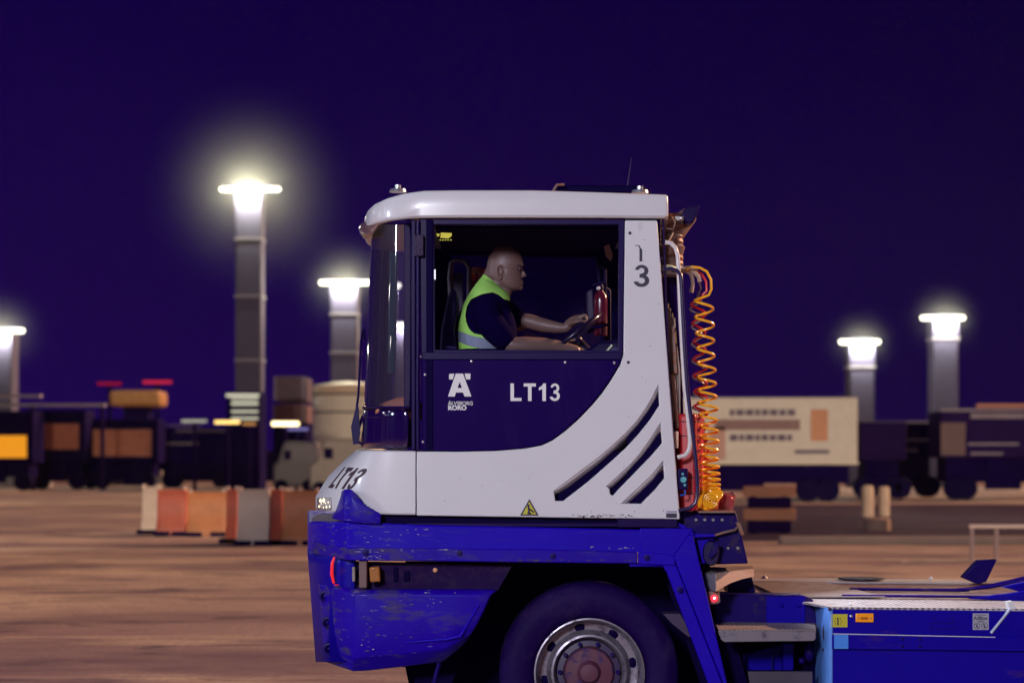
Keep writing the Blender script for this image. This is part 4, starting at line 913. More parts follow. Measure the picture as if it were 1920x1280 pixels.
for sg in (-1, 1):                                                                                       # ears
    Ye = SY + sg * .088
    ear = [(560, 560), (530, 535), (495, 545), (475, 590), (475, 640), (490, 690), (515, 740), (540, 745), (552, 715)]
    limb(bm, [hp(x, y, Ye + sg * .006) for x, y in ear], [.0045, .005, .006, .006, .006, .006, .006, .007, .005], 8)
    ball(bm, hp(520, 645, Ye - sg * .004), .02, (.75, .22, 1.45))
    ball(bm, hp(562, 640, Ye), .007, (.8, .6, 1.3))
# far arm (on the wheel rim) and its hand
YF = SY + .20
fa = [W(925, 575, YF), W(968, 605, YF + .02), W(988, 602, YF), W(1020, 610, YF - .03), W(1056, 615, YF - .06), W(1066, 610, YF - .065)]
limb(bm, fa, [.060, .050, .047, .044, .030, .028], 20)
def hand(wrist, knuck, side, tips, palm_r=.022, Yk=0, spread=.021, thumb=None):
    """palm box between wrist and knuckles, four curled fingers and a thumb"""
    for k in range(4):
        off = Vector((0, (k - 1.5) * spread, 0))
        limb(bm, [wrist + off * .6, wrist.lerp(knuck, .5) + off * .85, knuck + off], [.016, .016, .0125], 10)
    lens = (.92, 1.0, .96, .80)
    for k in range(4):
        off = Vector((0, (k - 1.5) * spread, 0)); q = [knuck + off]
        for t in tips: q.append(knuck + off + t * lens[k])
        limb(bm, q, [.0110, .0100, .0092, .0080][:len(q)], 10)
    if thumb: limb(bm, thumb, [.014, .012, .0105, .009][:len(thumb)], 10)
wr = W(1067, 607, YF - .065); kn = W(1094, 592, YF - .07)
limb(bm, [wr, W(1078, 600, YF - .07), W(1088, 596, YF - .07)], [.030, .030, .022], 16)
hand(wr, kn, 1, [Vector((.012, 0, -.006)), Vector((.020, 0, -.026)), Vector((.014, 0, -.048))], thumb=[W(1070, 607, YF - .09), W(1080, 603, YF - .115), W(1090, 601, YF - .115), W(1097, 604, YF - .11)])
# near arm along the sill, hand low on the wheel
YN = SY - .235
na = [W(916, 592, YN + .05), W(930, 616, YN + .005), W(957, 645, YN - .015), W(985, 648, YN), W(1020, 648, YN + .03), W(1056, 652, YN + .06), W(1078, 657, YN + .075)]
limb(bm, na, [.040, .044, .050, .055, .048, .036, .033], 20)
wr2 = W(1078, 657, YN + .085); kn2 = W(1100, 672, YN + .10)
hand(wr2, kn2, -1, [Vector((.030, 0, -.008)), Vector((.036, 0, -.036)), Vector((.014, 0, -.05))], thumb=[wr2 + Vector((.01, .03, .01)), wr2 + Vector((.03, .05, .01)), wr2 + Vector((.05, .055, .0)), wr2 + Vector((.06, .05, -.015))])
# trunk core and thighs, one body
limb(bm, [W(905, 680, SY), W(902, 620, SY), W(915, 570, SY)], [.12, .12, .10], 20)
for sg in (-1, 1): limb(bm, [W(905, 700, SY + sg * .1), W(990, 700, SY + sg * .13), W(1040, 705, SY + sg * .14), W(1062, 800, SY + sg * .13), W(1075, 840, SY + sg * .13)], [.10, .085, .07, .055, .045], 18)
obj('body', bm, M['skin'], PR, remesh=.0045, smooth=True)
# eye
bm = BM()
for sg in (-1, 1): ball(bm, hp(866, 583, SY + sg * .036), .0115)
obj('eye', bm, mat('eye', (.08, .05, .06), .3, coat=.8), PR, smooth=True, split=True)
bm = BM()
for sg in (-1, 1): limb(bm, [hp(815, 530, SY + sg * .062), hp(865, 515, SY + sg * .050), hp(915, 525, SY + sg * .028)], [.002, .0035, .003], 8)
obj('eyebrow', bm, mat('eyebrow', (.06, .04, .05), .9), PR, smooth=True, split=True)
# shirt
def torso_ring(t, grow=0, N=96):
    K = [((858, 690), (950, 690), .185), ((858, 668), (953, 666), .195), ((857, 640), (954, 640), .205), ((859, 612), (955, 613), .215), ((866, 588), (957, 592), .225), ((876, 566), (958, 576), .225), ((889, 545), (957, 563), .200), ((900, 530), (953, 553), .145), ((907, 521), (946, 547), .095), ((911, 515), (938, 542), .082)]
    f = t * (len(K) - 1); i = min(int(f), len(K) - 2); u = f - i
    def L(a, b): return a + (b - a) * u
    def cm(j): return K[max(0, min(len(K) - 1, j))]
    def cat(a, b, c, d): return .5 * ((2 * b) + (c - a) * u + (2 * a - 5 * b + 4 * c - d) * u * u + (3 * b - a - 3 * c + d) * u ** 3)
    B = [cat(cm(i - 1)[0][q], cm(i)[0][q], cm(i + 1)[0][q], cm(i + 2)[0][q]) for q in (0, 1)]
    Fp = [cat(cm(i - 1)[1][q], cm(i)[1][q], cm(i + 1)[1][q], cm(i + 2)[1][q]) for q in (0, 1)]
    h = cat(cm(i - 1)[2], cm(i)[2], cm(i + 1)[2], cm(i + 2)[2]) + grow
    b = W(*B, SY); f_ = W(*Fp, SY); d = (f_ - b).normalized(); b = b - d * grow; f_ = f_ + d * grow
    c = (b + f_) / 2; a = (f_ - b) / 2; ring = []
    for k in range(N):
        th = 2 * math.pi * k / N; cc, ss = math.cos(th), math.sin(th)
        ring.append(c + a * math.copysign(abs(cc) ** .85, cc) + Vector((0, h * math.copysign(abs(ss) ** .85, ss), 0)))
    return ring
bm = BM()
def torso(bm, grow, n, t0=0, t1=1):
    rings = [torso_ring(t0 + (t1 - t0) * k / n, grow) for k in range(n + 1)]
    g = patch(bm, [list(c) for c in zip(*rings)], close=True); return g
g_ = torso(bm, 0, 30); bm.faces.new([c[0] for c in g_]); bm.faces.new([c[-1] for c in g_][::-1])
limb(bm, [W(913, 578, YN + .055), W(915, 596, YN + .02), W(927, 616, YN - .005), W(944, 633, YN - .015)], [.082, .086, .082, .073], 24)
limb(bm, [W(925, 560, YF - .02), W(950, 585, YF + .01), W(972, 602, YF + .02)], [.075, .070, .060], 20)
limb(bm, [W(932, 570, SY - .09), W(942, 592, SY - .12), W(948, 614, SY - .15), W(950, 630, SY - .18)], [.05, .062, .066, .064], 20)
obj('shirt', bm, M['shirt'], PR, remesh=.006, smooth=True)
bm = BM(); lp = [(906, 517, 0), (910, 523, .06), (921, 532, .088), (934, 543, .085), (944, 552, .060), (950, 558, 0)]
lp = [W(x, y, SY - d_) for x, y, d_ in lp] + [W(x, y, SY + d_) for x, y, d_ in lp[-2:0:-1]]
tube(bm, lp, .012, 10, closed=True); obj('collar', bm, M['shirt'], PR, smooth=True)
bm = BM(); prism(bm, [(949, 548), (953, 553), (957, 566), (958, 586), (954, 578), (950, 567)], SY - .03, SY + .02); obj('vest_edge', bm, M['vesty'], PR, bevel=.003, label='yellow front edge of the vest')
# vest: shell over the torso with arm holes and an open front
def inpoly(x, y, P):
    c = False; j = len(P) - 1
    for i in range(len(P)):
        if (P[i][1] > y) != (P[j][1] > y) and x < (P[j][0] - P[i][0]) * (y - P[i][1]) / (P[j][1] - P[i][1]) + P[i][0]: c = not c
        j = i
    return c
hole = [(925, 553.5), (905, 557), (883.5, 565.5), (876, 578), (873.6, 593), (875, 606), (879, 617), (884, 624), (890, 629), (903, 632), (913, 631), (920.6, 628), (931, 645), (1000, 645), (1000, 575), (947, 566), (936, 558)]
stripe_top = lambda x: 622 + (x - 858) * .42 - max(0, x - 885) * .20
NR, NK = 260, 288
rings = [torso_ring(.10 + .85 * k / NR, .011, NK) for k in range(NR + 1)]
bmv = BM(); bms = BM(); bmy = BM()
def px_of(p): d = D + p.y; return 960 + p.x * F / d, HY - (p.z - HC) * F / d
for i in range(NR):
    for k in range(NK):
        q = [rings[i][k], rings[i][(k + 1) % NK], rings[i + 1][(k + 1) % NK], rings[i + 1][k]]
        c = sum(q, Vector()) / 4; p2 = Vector((c.x, SY, c.z)); x, y = px_of(p2); dy = c.y - SY
        if abs(dy) > .075 and inpoly(x, y, hole): continue
        if y > 657: continue
        th = (2 * math.pi * (k + .5) / NK)
        frontness = math.cos(th)
        if frontness > .80 and abs(math.sin(th)) < .52: continue
        tb = y - stripe_top(x)
        tgt = bms if (0 < tb < 20) else (bmy if (frontness > .45 and dy > 0) else bmv)
        vs = [tgt.verts.new(p) for p in q]; tgt.faces.new(vs)
for nm, b_, m_ in (('vest', bmv, M['vest']), ('reflective_stripe', bms, M['reflect']), ('vest_front', bmy, M['vesty'])):
    bmesh.ops.remove_doubles(b_, verts=b_.verts, dist=.0003); obj(nm, b_, m_, PR, smooth=True, solid=.006)

# ------------------------------------------------------------------ background helper placing (metres, real depth)
def G(px, d):            # ground point seen at px, at distance d from the camera
    return Vector(((px - 960) * d / F, d - D, 0))
def hz(py, d): return HC - (py - HY) * d / F
HALO_DENSITY = .045; HALOS = []
mastm = mat('mast_concrete', (.072, .064, .14), .7, var=.2)
ledm = emit('floodlight_glow', (1.0, .96, .78), 5.0)
ringm = mat('mast_ring', (.24, .22, .28), .5)
def mast(px, py, d, wpx, hpx, label, rings_, power, halo_p=0):
    b = G(px, d); H = hz(py, d); s = d / F; r = wpx * s / 2; hr = hpx * s / 2
    t = thing('floodlight_mast', b, label, 'light mast', 'tall floodlight masts in the yard')
    q = 2 ** .5
    def sq(prof, cap=True):
        bm = BM(); rings = [[bm.verts.new((b.x + u * rr, b.y + v * rr, z)) for u, v in ((-1, -1), (1, -1), (1, 1), (-1, 1))] for rr, z in prof]
        for p0, p1 in zip(rings, rings[1:]):
            for k in range(4): bm.faces.new((p0[k], p0[(k + 1) % 4], p1[(k + 1) % 4], p1[k]))
        if cap: bm.faces.new(rings[0]); bm.faces.new(rings[-1][::-1])
        return bm
    obj('column', sq([(r * .96, 0), (r * .96, H * .82), (r * 1.03, H - .05)]), mastm, t, bevel=r * .15)
    for y in rings_: z = hz(y, d); obj('flange', sq([(r * .97, z - .07), (r * 1.03, z - .06), (r * 1.03, z + .06), (r * .97, z + .07)]), ringm, t)
    hh = 4.2 * s
    bm = BM(); tube(bm, [(b.x - hr, b.y, H + hh * .8), (b.x - hr * .96, b.y, H + hh), (b.x, b.y, H + hh), (b.x + hr * .96, b.y, H + hh), (b.x + hr, b.y, H + hh * .8)], [hh * .5, hh, hh, hh, hh * .5], 14); obj('lamp_head', bm, ledm, t, smooth=True)
    bm = BM(); vbox(bm, b.x - hr * .7, b.x + hr * .7, b.y + hh * .9, b.y + hh * 1.2, H + hh * .4, H + hh * 2.6); obj('lamp_bracket', bm, mastm, t)
    for a in (-1, 1):
        lamp('mast_lamp', (b.x + a * r * .55, b.y - r - .45, H - .05), power * .95, WHITE, .04)
    if halo_p: HALOS.append((Vector((b.x, b.y, H)), halo_p))
    return t
mast(469, 359, 118, 51, 113, 'tallest floodlight mast, with three pale rings, left of the tractor cab', (450, 557, 676), 1500, 7.6)
mast(647, 534, 122, 52, 96, 'floodlight mast just left of the cab windscreen, partly behind the cab', (590, 662), 1000, 4.2)
mast(3, 624, 120, 54, 84, 'floodlight mast cut off by the left edge of the photo', (), 800, 3.6)
mast(1612, 645, 118, 50, 76, 'shorter floodlight mast right of the cab above the white trailer end', (689,), 850, 2.8)
mast(1768, 600, 120, 50, 82, 'floodlight mast at far right with a dark band under its head', (636, ), 950, 3.0)
mast(741, 540, 140, 8, 17, 'small floodlight mast seen through the upper windscreen', (), 250)
mast(751, 614, 130, 18, 22, 'floodlight mast seen low through the windscreen', (), 300)
# masts beside the yard, out of frame, mirrored in the curved windscreen and the paint
for (x, y, h, lab_) in ((-38, -4, 13, 'tallest of the floodlight masts mirrored in the windscreen'), (-46, 9, 11, 'shortest of the floodlight masts mirrored in the windscreen'), (-30, 22, 12, 'mirrored floodlight mast nearest the barriers'), (-24, 2, 5, 'low lamp mast mirrored in the lower windscreen'), (-27, 5.5, 7.5, 'second low lamp mast mirrored in the windscreen'), (-20, -1.5, 3.8, 'lowest lamp mast beside the tractor path'), (-33, 6, 9, 'middle height lamp mast mirrored in the windscreen')):
    b = Vector((x, y, 0)); t = thing('floodlight_mast', b, lab_, 'light mast', 'floodlight masts outside the frame')
    bm = BM(); lathe(bm, [(.3, 0), (.2, h)], b, 'Z', 16); obj('column', bm, mastm, t, smooth=True)
    bm = BM(); hw_ = h * .09; lathe(bm, [(.1, h), (hw_, h), (hw_, h + h * .027), (.1, h + h * .03)], b, 'Z', 20); obj('lamp_head', bm, emit('side_glow', (1, .97, .85), 30), t, smooth=True)

# --- barriers
redb = mat('red_barrier_plastic', (.50, .09, .05), .5, var=.35); whb = mat('white_barrier_plastic', (.62, .50, .44), .5, var=.2); orb = mat('orange_barrier_plastic', (.62, .22, .08), .5, var=.35)
def barrier(px0, px1, d, m, label, h=1.05, rot=0):
    a = G(px0, d); b = G(px1, d); L = (b - a).length; c = (a + b) / 2
    t = thing('plastic_barrier', c, label, 'barrier', 'red and white plastic barriers')
    bm = BM(); pts = [(.30, 0), (.30, .22), (.16, .42), (.12, h - .1), (.14, h)]; n = 9
    cols = []
    full = [(y, z) for y, z in pts] + [(-y, z) for y, z in pts[::-1]]
    for k in range(n):
        x = -L / 2 * .97 + L * .97 * k / (n - 1); ins = .03 if k % 2 else 0
        cols.append([Vector((c.x + x, c.y + (y - math.copysign(ins, y) if .05 < z < h - .12 else y), z)) for y, z in full])
    g = patch(bm, cols); bm.faces.new(g[0]); bm.faces.new(g[-1][::-1]); obj('shell', bm, m, t, bevel=.02)
    bm = BM()
    for f in (-.3, .3): vbox(bm, c.x + f * L - .18, c.x + f * L + .18, c.y - .31, c.y + .31, .0, .10)
    obj('fork_slot', bm, M['black'], t, split=True)
    bm = BM(); tube(bm, [(c.x - L * .42, c.y, h - .02), (c.x - L * .42, c.y, h + .06)], .05, 8); tube(bm, [(c.x + L * .42, c.y, h - .02), (c.x + L * .42, c.y, h + .06)], .05, 8); obj('filler_cap', bm, whb, t, split=True)
    return t
barrier(268, 300, 45, whb, 'pale barrier at the left end of the red and white row', 1.1)
barrier(296, 352, 44, redb, 'red barrier, second from the left end of the row', 1.05)
barrier(352, 428, 43.6, orb, 'orange barrier between two red barriers in the row', 1.0)
barrier(426, 446, 40, redb, 'narrow red barrier beside the white one', 1.12)
barrier(446, 508, 39.2, whb, 'white barrier between red barriers, left of the tractor bumper', 1.12)
barrier(508, 530, 39.4, redb, 'narrow red barrier right of the white barrier', 1.12)
barrier(530, 600, 39.2, orb, 'orange barrier nearest the tractor hood', 1.1)
# concrete blocks at left
cb = mat('block_concrete', (.26, .22, .24), .8, var=.3)
for (x0, x1, d, lab, m) in ((-40, 96, 118, 'long pale concrete block at the left edge of the yard', cb), (130, 236, 128, 'grey concrete block second from the left edge', cb), (240, 305, 126, 'short concrete block beside the barriers', cb)):
    a = G(x0, d); b = G(x1, d); bm = BM(); H = hz(882, d) if d < 140 else 1
    prof = [(-.5, 0), (-.45, .3), (-.25, .6), (-.2, 1.0), (.2, 1.0), (.25, .6), (.45, .3), (.5, 0)]
    cols = [[Vector((x, a.y + y, z)) for y, z in prof] for x in (a.x, (a.x + b.x) / 2, b.x)]; g = patch(bm, cols); bm.faces.new(g[0]); bm.faces.new(g[-1][::-1])
    tag(obj('concrete_block', bm, m, bevel=.04), lab, 'concrete block', 'concrete blocks along the left yard')
# --- vehicles and buildings beyond
dk = mat('dark_body', (.007, .0015, .055), .8, var=.3, spec=.03); dk2 = mat('dark_body_b', (.022, .008, .075), .8, var=.3, spec=.03)
def tyre_row(bm, xs, y, r=.5):
    for x in xs: lathe(bm, [(r * .45, 0), (r * .95, -.02), (r, .05), (r, .3), (r * .9, .35)], (x, y, r), 'Y', 24)
def panelm(name, base): return mat(name, base, .6, var=.35, bump=(3, .5, (6, 1, 1)))
def trailer(px0, px1, py0, py1, d, m, label, name='parked_trailer', deep=2.5, cat='trailer', wheels=(.12, .2, .8, .88), grp='trailers parked across the yard', trim=None):
    a = G(px0, d); b = G(px1, d); z1 = hz(py0, d); z0 = hz(py1, d)
    t = thing(name, ((a.x + b.x) / 2, a.y, 0), label, cat, grp)
    bm = BM(); vbox(bm, a.x, b.x, a.y, a.y + deep, z0, z1); body = obj('cargo_body', bm, m, t, bevel=.05)
    bm = BM(); vbox(bm, a.x + .3, b.x - .3, a.y + .3, a.y + deep - .3, .75, z0 - .004); vbox(bm, a.x + (b.x - a.x) * .35, a.x + (b.x - a.x) * .62, a.y + .15, a.y + .4, .45, z0 - .05); obj('chassis', bm, dk, t, bevel=.02)
    for k in wheels:
        bm = BM(); tyre_row(bm, [a.x + (b.x - a.x) * k], a.y + .1); obj('wheel', bm, M['black'], t, smooth=True)
    if trim:
        bm = BM(); vbox(bm, a.x - .03, b.x + .03, a.y - .03, a.y + deep, z1 + .002, z1 + .14); obj('roof_edge', bm, trim, t, bevel=.02)
        bm = BM()
        n = max(3, int((b.x - a.x) / 1.2))
        for k in range(n + 1): x = a.x + .08 + (b.x - a.x - .16) * k / n; vbox(bm, x - .04, x + .04, a.y - .05, a.y + .01, z0, z1)
        obj('side_post', bm, trim, t, split=True)
    return t, a, b, z0, z1
wht = mat('trailer_white', (.56, .50, .46), .55, var=.15, bump=(3, .3, (4, 1, 1)))
t, a, b, z0, z1 = trailer(1150, 1608, 745, 871, 78, wht, 'white box trailer with orange and dark print right of the cab')
def deco(t, q, col, d=78, name='printed_panel', off=.03):
    bm = BM()
    for (x0, x1, y0, y1) in q:
        A = G(x0, d); B = G(x1, d); vbox(bm, A.x, B.x, A.y - off, A.y - .002, hz(y1, d), hz(y0, d))
    return obj(name, bm, col, t)
dkp = mat('dark_print', (.10, .06, .12), .6, var=.3); orp = mat('orange_print', (.52, .22, .12), .6, var=.2); brp = mat('brown_print', (.22, .11, .12), .6, var=.3)
rr_ = random.Random(3)
q = []
for row in ((767, 779), (814, 826)):
    x = 1368
    while x < 1486: w_ = rr_.choice((9, 12, 15)); q.append((x, x + w_, row[0], row[1])); x += w_ + 3
deco(t, q, dkp); deco(t, [(1340, 1500, 786, 806)], brp); deco(t, [(1520, 1552, 767, 826)], orp); deco(t, [(1490, 1555, 843, 850)], dkp, name='lower_print'); deco(t, [(1330, 1360, 800, 862)], mat('pink_print', (.42, .22, .19), .6), name='corner_print'); deco(t, [(1300, 1610, 866, 870)], mat('pale_rail', (.6, .52, .42), .5), name='bottom_rail', off=.06)
# flatbed with crates of pipes
palm = mat('pale_frame', (.24, .19, .25), .6, var=.3)
t, a, b, z0, z1 = trailer(1612, 1700, 790, 862, 84, dk2, 'low dark trailer with pale roof edge beside the white trailer')
t, a, b, z0, z1 = trailer(1650, 1758, 792, 858, 88, dk, 'dark covered trailer second right of the white trailer')
deco(t, [(1612, 1760, 789, 793), (1652, 1690, 800, 803), (1655, 1745, 822, 826), (1650, 1720, 842, 846)], palm, 88, 'side_rail')
t, a, b, z0, z1 = trailer(1764, 2010, 770, 858, 82, dk2, 'long trailer with pale roof edge at the right edge of the photo')
deco(t, [(1764, 1990, 766, 771)], palm, 82, 'roof_edge'); deco(t, [(1764, 1810, 792, 853)], mat('rusty_panel', (.12, .055, .07), .6, var=.3), 82, 'end_panel')
deco(t, [(1830, 1990, 757, 764)], mat('orange_beam', (.42, .16, .09), .6), 82, 'top_beam', .2); deco(t, [(1815, 1910, 830, 834), (1820, 1990, 775, 784), (1820, 1880, 848, 852)], palm, 82, 'side_rail')
# low dark wall behind the trailers
bm = BM(); A = G(1100, 150); B = G(2300, 150); vbox(bm, A.x, B.x, A.y, A.y + 4, 0, 2.6); tag(obj('boundary_wall', bm, dk), 'low dark wall behind the trailers at right', 'wall')
bm = BM(); A = G(-400, 150); B = G(820, 150); vbox(bm, A.x, B.x, A.y, A.y + 4, 0, 2.4); tag(obj('boundary_wall', bm, dk), 'low dark wall behind the yard at left', 'wall')
# left group
orm = mat('orange_curtain', (.62, .22, .03), .6, var=.3, bump=(3, .6, (8, 1, 1)))
orl = emit('orange_glow', (1.0, .36, .02), .85)
brm = panelm('rust_curtain', (.55, .17, .10)); brm2 = panelm('brown_curtain', (.62, .22, .13))
def leftunit(px0, px1, py0, py1, d, m, label, roofc, cat='trailer', top=775):
    t, a, b, z0, z1 = trailer(px0 - 18, px1 + 12, top, 868, d, dk, label, trim=None, wheels=(.1, .25, .85), grp='dark trailers parked at left', cat=cat)
    bm = BM(); A = G(px0, d); B = G(px1, d); vbox(bm, A.x, B.x, A.y - .05, A.y - .003, hz(py1, d), hz(py0, d)); obj('curtain_panel', bm, m, t, bevel=.01)
    return t
leftunit(-60, 50, 816, 858, 105, orl, 'dark loading shelter with a lit orange bay at the left edge', None, cat='loading shelter', top=770)
leftunit(66, 148, 794, 842, 110, brm, 'dark trailer with a reddish brown curtain second from the left', None, top=768)
leftunit(172, 284, 805, 855, 112, brm2, 'dark trailer with a wide brown orange curtain left of the tall mast', None, top=785)
t = thing('loading_canopy', G(20, 108), 'pale flat canopy roofs over the shelter at the left edge', 'canopy')
cw = mat('canopy_white', (.45, .38, .40), .6)
for (x0, x1, y0, y1) in ((-60, 80, 740, 745), (-60, 200, 757, 762)):
    bm = BM(); A = G(x0, 108); B = G(x1, 108); vbox(bm, A.x, B.x, A.y - .5, A.y - .1, hz(y1, 108), hz(y0, 108)); obj('roof_slab', bm, cw, t)
for x in (-50, 60, 190):
    bm = BM(); A2 = G(x, 108); vbox(bm, A2.x, A2.x + .2, A2.y - .3, A2.y - .1, 0, hz(757 if x > 0 else 745, 108)); obj('post', bm, dk2, t)
t = thing('site_tower', G(252, 125), 'dark tower block with a dull orange upper box behind the trailers', 'tower')
bm = BM(); A = G(204, 125); B = G(300, 125); vbox(bm, A.x, B.x, A.y, A.y + 3, hz(762, 125), hz(731, 125)); obj('upper_box', bm, panelm('dull_orange', (.42, .19, .07)), t, bevel=.3, seg=4)
bm = BM(); A = G(228, 125); B = G(275, 125); vbox(bm, A.x, B.x, A.y + .5, A.y + 2.5, 0, hz(762, 125)); obj('base_block', bm, dk, t)
lamp('tower_lamp', G(252, 118) + Vector((0, -1, hz(745, 120))), 160, (1, .5, .15), .2)
# office stack with lit strips
t = thing('office_block', G(456, 128), 'narrow office block with rows of lit white windows in front of the tall mast', 'building')
bm = BM(); A = G(425, 110); B = G(487, 110); vbox(bm, A.x, B.x, A.y, A.y + 3, 0, hz(734, 110)); obj('wall', bm, dk, t)
lw = emit('lit_window', (.95, .90, .68), .75)
for (y0, y1, x0, x1) in ((738, 744, 424, 486), (747, 750, 434, 484), (754, 759, 434, 484), (769, 773, 434, 484), (782, 786, 434, 484)):
    bm = BM(); A = G(x0, 110); B = G(x1, 110); vbox(bm, A.x, B.x, A.y - .06, A.y - .002, hz(y1, 110), hz(y0, 110)); obj('window', bm, lw, t)
# strip lamps
def striplamp(px0, px1, py, d, col, s, label, th=6, post=True, cat='street lamp', nm='strip_lamp', group='low strip lamps'):
    A = G(px0, d); B = G(px1, d); z = hz(py, d); r = th * d / F / 2; c = (A + B) / 2
    t = thing(nm, c, label, cat, group)
    bm = BM(); tube(bm, [(A.x + r, A.y, z), (B.x - r, A.y, z)], r, 12); obj('lamp_tube', bm, emit('tube', col, s), t, smooth=True)
    bm = BM(); tube(bm, [(c.x, A.y + .15, 0), (c.x, A.y + .15, z)], .06 * d / 60, 8); tube(bm, [(A.x, A.y + .12, z + r), (B.x, A.y + .12, z + r)], r * .5, 8); obj('post', bm, dk, t, split=True)
striplamp(400, 452, 791, 100, (1, .62, .18), 2.2, 'yellow strip lamp left of the lit office block base')
striplamp(452, 482, 794, 101, (1, .45, .15), .45, 'short dim orange strip lamp beside the yellow one')
striplamp(506, 564, 794, 100, (1, .78, .40), 4, 'bright yellow strip lamp nearest the white storage tank', 8)
striplamp(338, 390, 789, 104, (.8, .75, .6), .55, 'pale strip lamp left of the yellow strip lamps', 5)
striplamp(530, 580, 804, 104, (.35, .3, .8), .6, 'faint violet strip lamp under the bright yellow one', 5)
striplamp(180, 230, 719, 140, (.6, .01, .05), .55, 'dim red warning lamp, left of the two on thin poles', 5, cat='warning light', nm='warning_lamp', group='red warning lamps')
striplamp(265, 325, 716, 140, (.9, .03, .08), .65, 'brighter red warning lamp, right of the two on thin poles', 6, cat='warning light', nm='warning_lamp', group='red warning lamps')
# containers and tank
for (x0, x1, y0, y1, lab, c) in ((514, 570, 705, 752, 'dull mauve container on top of the stack beside the storage tank', (.085, .05, .09)), (512, 570, 757, 792, 'brown container at the bottom of the stack beside the storage tank', (.17, .08, .10))):
    t = thing('shipping_container', G((x0 + x1) / 2, 120) + Vector((0, 0, hz(y1, 120))), lab, 'container', 'stacked containers by the tank')
    bm = BM(); A = G(x0, 120); B = G(x1, 120); vbox(bm, A.x, B.x, A.y, A.y + 5, hz(y1, 120), hz(y0, 120)); obj('container_body', bm, panelm('container_paint', c), t, bevel=.05)
    bm = BM()
    for x in (A.x, B.x - .12): vbox(bm, x, x + .12, A.y - .04, A.y - .003, hz(y1, 120) + .02, hz(y0, 120) - .02)
    obj('corner_post', bm, palm, t, split=True)
bm = BM(); A = G(512, 120); B = G(570, 120); vbox(bm, A.x, B.x, A.y, A.y + 5, .0, hz(793, 120)); tag(obj('loading_dock', bm, dk), 'dark concrete dock carrying the container stack', 'dock')
c = G(648, 108); rad = 68 * 108 / F; z1 = hz(720, 108)
t = thing('storage_tank', c + Vector((0, rad, 0)), 'white banded storage tank just left of the cab', 'tank')
bm = BM(); cc = c + Vector((0, rad, 0)); lathe(bm, [(rad, 0), (rad, z1 - .15), (rad * .98, z1), (rad * .5, z1 + .15), (.05, z1 + .25)], cc, 'Z', 48); obj('shell', bm, mat('tank_white', (.70, .66, .58), .5, var=.12), t, smooth=True)
bm = BM()
for y in (738, 772): z = hz(y, 108); lathe(bm, [(rad, z - .05), (rad + .05, z - .04), (rad + .05, z + .04), (rad, z + .05)], cc, 'Z', 48, cap=False)
obj('band', bm, dk2, t)
bm = BM(); lathe(bm, [(rad, hz(737, 108)), (rad + .012, hz(736, 108)), (rad + .012, hz(722, 108)), (rad, hz(721, 108))], cc, 'Z', 48, cap=False); obj('top_band', bm, mat('tank_cream', (.60, .48, .36), .5), t, smooth=True)
def van(px0, px1, py0, py1, d, m, label):
    a = G(px0, d); b = G(px1, d); L = b.x - a.x; h = hz(py0, d); y0 = a.y
    t = thing('parked_van', ((a.x + b.x) / 2, y0, 0), label, 'van', 'pale vans parked by the tank')
    prof = [(0, .35), (0, h * .55), (.12, h * .62), (.24, h * .97), (.3, h), (.97, h), (1, h * .9), (1, .35)]
    bm = BM(); A_ = [bm.verts.new((a.x + L * u, y0, z)) for u, z in prof]; B_ = [bm.verts.new((a.x + L * u, y0 + 2, z)) for u, z in prof]; bm.faces.new(A_); bm.faces.new(B_[::-1])
    for i in range(8): bm.faces.new((A_[i], B_[i], B_[(i + 1) % 8], A_[(i + 1) % 8]))
    obj('van_body', bm, m, t, bevel=.1, seg=3)
    bm = BM(); vbox(bm, a.x + L * .25, a.x + L * .40, y0 - .02, y0 - .002, h * .66, h * .84); obj('window', bm, dk, t)
    for u in (.18, .8):
        bm = BM(); tyre_row(bm, [a.x + L * u], y0 - .05, .36); obj('wheel', bm, M['black'], t, smooth=True)
vm = mat('van_paint', (.065, .052, .10), .4, var=.2)
van(512, 596, 828, 0, 98, vm, 'pale grey van parked left of the storage tank')
van(580, 690, 822, 0, 88, mat('van_paint_b', (.26, .22, .21), .4, var=.2), 'cream van parked in front of the storage tank')
# dark lorry left of mast
t, a, b, z0, z1 = trailer(300, 440, 802, 868, 116, mat('night_blue_body', (.007, .001, .07), .8, spec=.03), 'long dark blue trailer behind the base of the tall mast', trim=None)
deco(t, [(290, 380, 796, 799), (330, 440, 806, 809), (280, 372, 829, 833)], palm, 116, 'roof_rail', .1)
# --- right mid-ground: striped board stack, bollards, railing
def boards(px0, px1, py0, py1, d, label):
    a = G(px0, d); b = G(px1, d); t = thing('barrier_board', ((a.x + b.x) / 2, a.y, 0), label, 'barrier board')
    zt_ = hz(py0, d); om = mat('orange_board', (.62, .27, .14), .6, var=.25)
    for (y0, y1, m) in ((py0, py0 + 19, om), (py0 + 42, py0 + 64, om), (py0 + 20, py0 + 41, dk2), (py0 + 65, py1, dk2)):
        bm = BM(); vbox(bm, a.x + (.1 if m is dk2 else 0), b.x - (.1 if m is dk2 else 0), a.y + (.02 if m is dk2 else 0), a.y + .1, max(.02, hz(y1, d)), hz(y0, d)); obj('board', bm, m, t, bevel=.02)
    bm = BM()
    for x in (a.x + .2, b.x - .3): vbox(bm, x, x + .1, a.y + .11, a.y + .25, 0, zt_)
    obj('leg', bm, dk, t, split=True)
boards(1394, 1492, 911, 1000, 45, 'orange and dark striped barrier board behind the rear deck')
bm_ = mat('bollard_tan', (.40, .28, .22), .7, var=.3)
